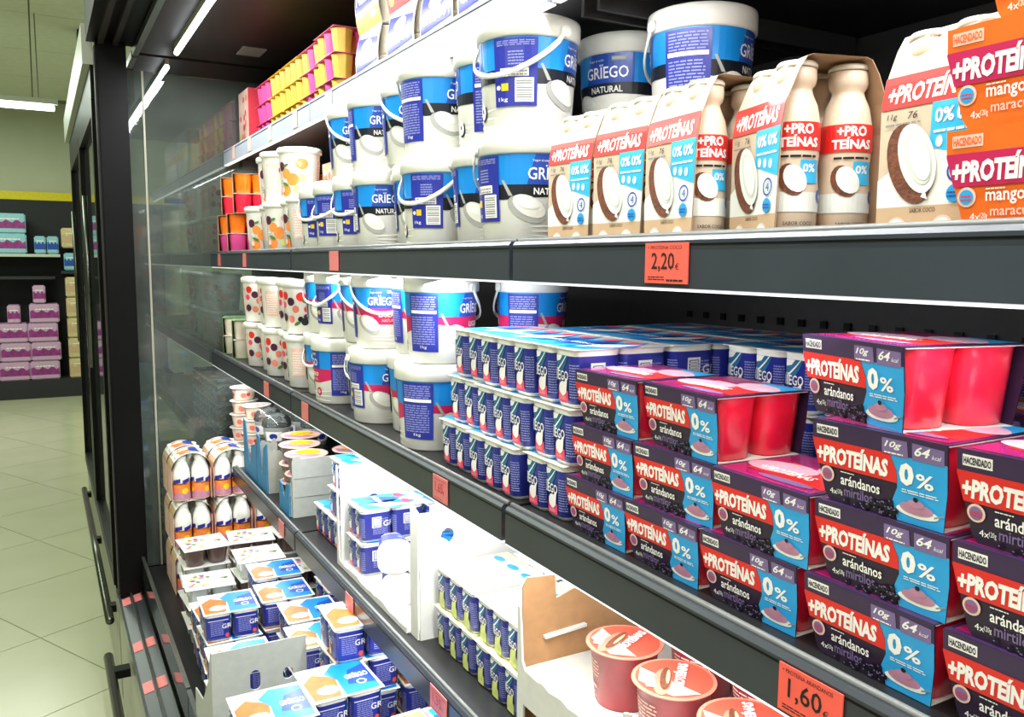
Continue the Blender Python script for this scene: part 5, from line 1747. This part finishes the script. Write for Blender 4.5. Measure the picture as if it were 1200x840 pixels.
nmz = {'a': 'left stack facing the fruit packs', 'b': 'stack right of the left one', 'c': 'left stack behind the grey card tray', 'd': 'far right stack by the fruit packs', 'e': 'middle right stack', 'f': 'stack right of the grey card tray',
       'g': 'tall right stack under the fourth shelf', 'h': 'nearest left stack in the front tray', 'i': 'nearest stack leaning beside the tray', 'j': 'rear far stack', 'k': 'rear middle stack', 'l': 'rear near stack', 'm': 'stack between the tall and middle ones', 'n': 'low left stack by the fruit packs'}
hs['m'] = (.50, 1.62, 0)
for key, (x, y, n) in hs.items():
    for L in range(n):
        spawn(HON22, 'honey_yogurt_pack', f'honey yogurt pack, {ORD[L]} from bottom, {nmz[key]}', 'yogurt pack', gH,
              (x, y, ZK + .001 + .0692 * L), .04 * math.sin(7 * x + 3 * L + y))
ctray = obj('card_tray', None, None, (0, 0, ZK), 0, 'grey cardboard tray with two finger holes, middle of the deck', 'cardboard', 'grey cardboard trays on the deck')
mb = MB()
hole_panel(mb, .245, .355, .001, .285, 1.585, .003, 'carton_grey', .325, .215, .010, .020)
hole_panel(mb, .355, .425, .001, .285, 1.585, .003, 'carton_grey', .388, .215, .010, .012)
obj('end_panel', mb.mesh('end_panel'), ctray)
mb = MB()
mb.prism([(1.589, .001), (1.80, .001), (1.80, .12), (1.70, .14), (1.62, .22), (1.60, .285), (1.589, .285)], 'x', .245, .248, 'carton_grey')
obj('side_panel', mb.mesh('side_panel'), ctray)
ft_ = obj('card_tray', None, None, (0, 0, ZK), 0, 'pale grey cardboard tray edge nearest the viewer on the deck', 'cardboard', 'grey cardboard trays on the deck')
mb = MB()
mb.prism([(.235, .001), (.56, .001)] + [(x, z) for x, z in ragged(.56, .32, .262, 12, .004, 3)] + [(.30, .285), (.235, .275)], 'y', 1.255, 1.258, 'carton_grey')
obj('end_panel', mb.mesh('end_panel'), ft_)
mb = MB()
mb.prism([(1.259, .001), (1.31, .001), (1.31, .15), (1.28, .26), (1.259, .275)], 'x', .235, .238, 'carton_grey')
obj('side_panel', mb.mesh('side_panel'), ft_)
for i, (x, y, L) in enumerate(((.33, 1.17, 0), (.33, 1.17, 1), (.33, 1.17, 2), (.46, 1.17, 0), (.46, 1.17, 1), (.46, 1.17, 2), (.46, 1.17, 3), (.59, 1.17, 0), (.59, 1.17, 1), (.59, 1.17, 2), (.59, 1.17, 3))):
    spawn(HON22, 'honey_yogurt_pack', f'yogurt pack in the nearest tray, {["left", "middle", "right"][0 if x < .4 else 1 if x < .5 else 2]} column, {ORD[L]} from bottom', 'yogurt pack', gH,
          (x, y, ZK + .001 + .0692 * L), PI + .05)

# ---- what stands on the shelves beyond the glass end wall
gG = 'goods beyond the glass end wall'
for i in range(5):
    for L in range(2):
        spawn(APR if i % 2 else BER, 'yogurt_tub', f'fruit tub beyond the glass, second shelf, {["lower", "upper"][L]}, {ORD[i]} away', 'yogurt tub', gG, (.57, 3.09 + .13 * i, ZB + .001 + .129 * L), .5 * i)
        spawn(BER if i % 2 else APR, 'yogurt_tub', f'fruit tub beyond the glass, third shelf, {["lower", "upper"][L]}, {ORD[i]} away', 'yogurt tub', gG, (.57, 3.09 + .13 * i, ZCC + .001 + .129 * L), .5 * i)
for i in range(4):
    for L in range(3):
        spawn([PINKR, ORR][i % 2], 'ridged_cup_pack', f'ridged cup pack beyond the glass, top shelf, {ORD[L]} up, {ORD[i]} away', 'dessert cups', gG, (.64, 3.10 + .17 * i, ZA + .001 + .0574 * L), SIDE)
        spawn(HON22, 'honey_yogurt_pack', f'blue yogurt pack beyond the glass, fourth shelf, {ORD[L]} up, {ORD[i]} away', 'yogurt pack', gG, (.58, 3.10 + .14 * i, ZD + .001 + .0692 * L), SIDE)
for i in range(4):
    for L in range(4):
        spawn(FR2, 'fruit_yogurt_pack', f'pale pack on the deck beyond the glass end wall, {ORD[L]} up, {ORD[i]} away', 'yogurt pack', gG, (.40 + .02 * i, 3.12 + .15 * i, ZK + .001 + .0515 * L), 0)
gP2 = MB().box(-.03, .03, -.03, .03, 0, .07, 'aqua_pack', bev=.004).mesh('small_carton')
for L in range(9):
    o = obj('small_carton', gP2, None, (.335, 3.42, ZK + .001 + .0702 * L), 0, f'pale carton pile behind glass by the dark post, {ORD[L]} from the bottom', 'carton', 'pale carton pile beyond the glass')
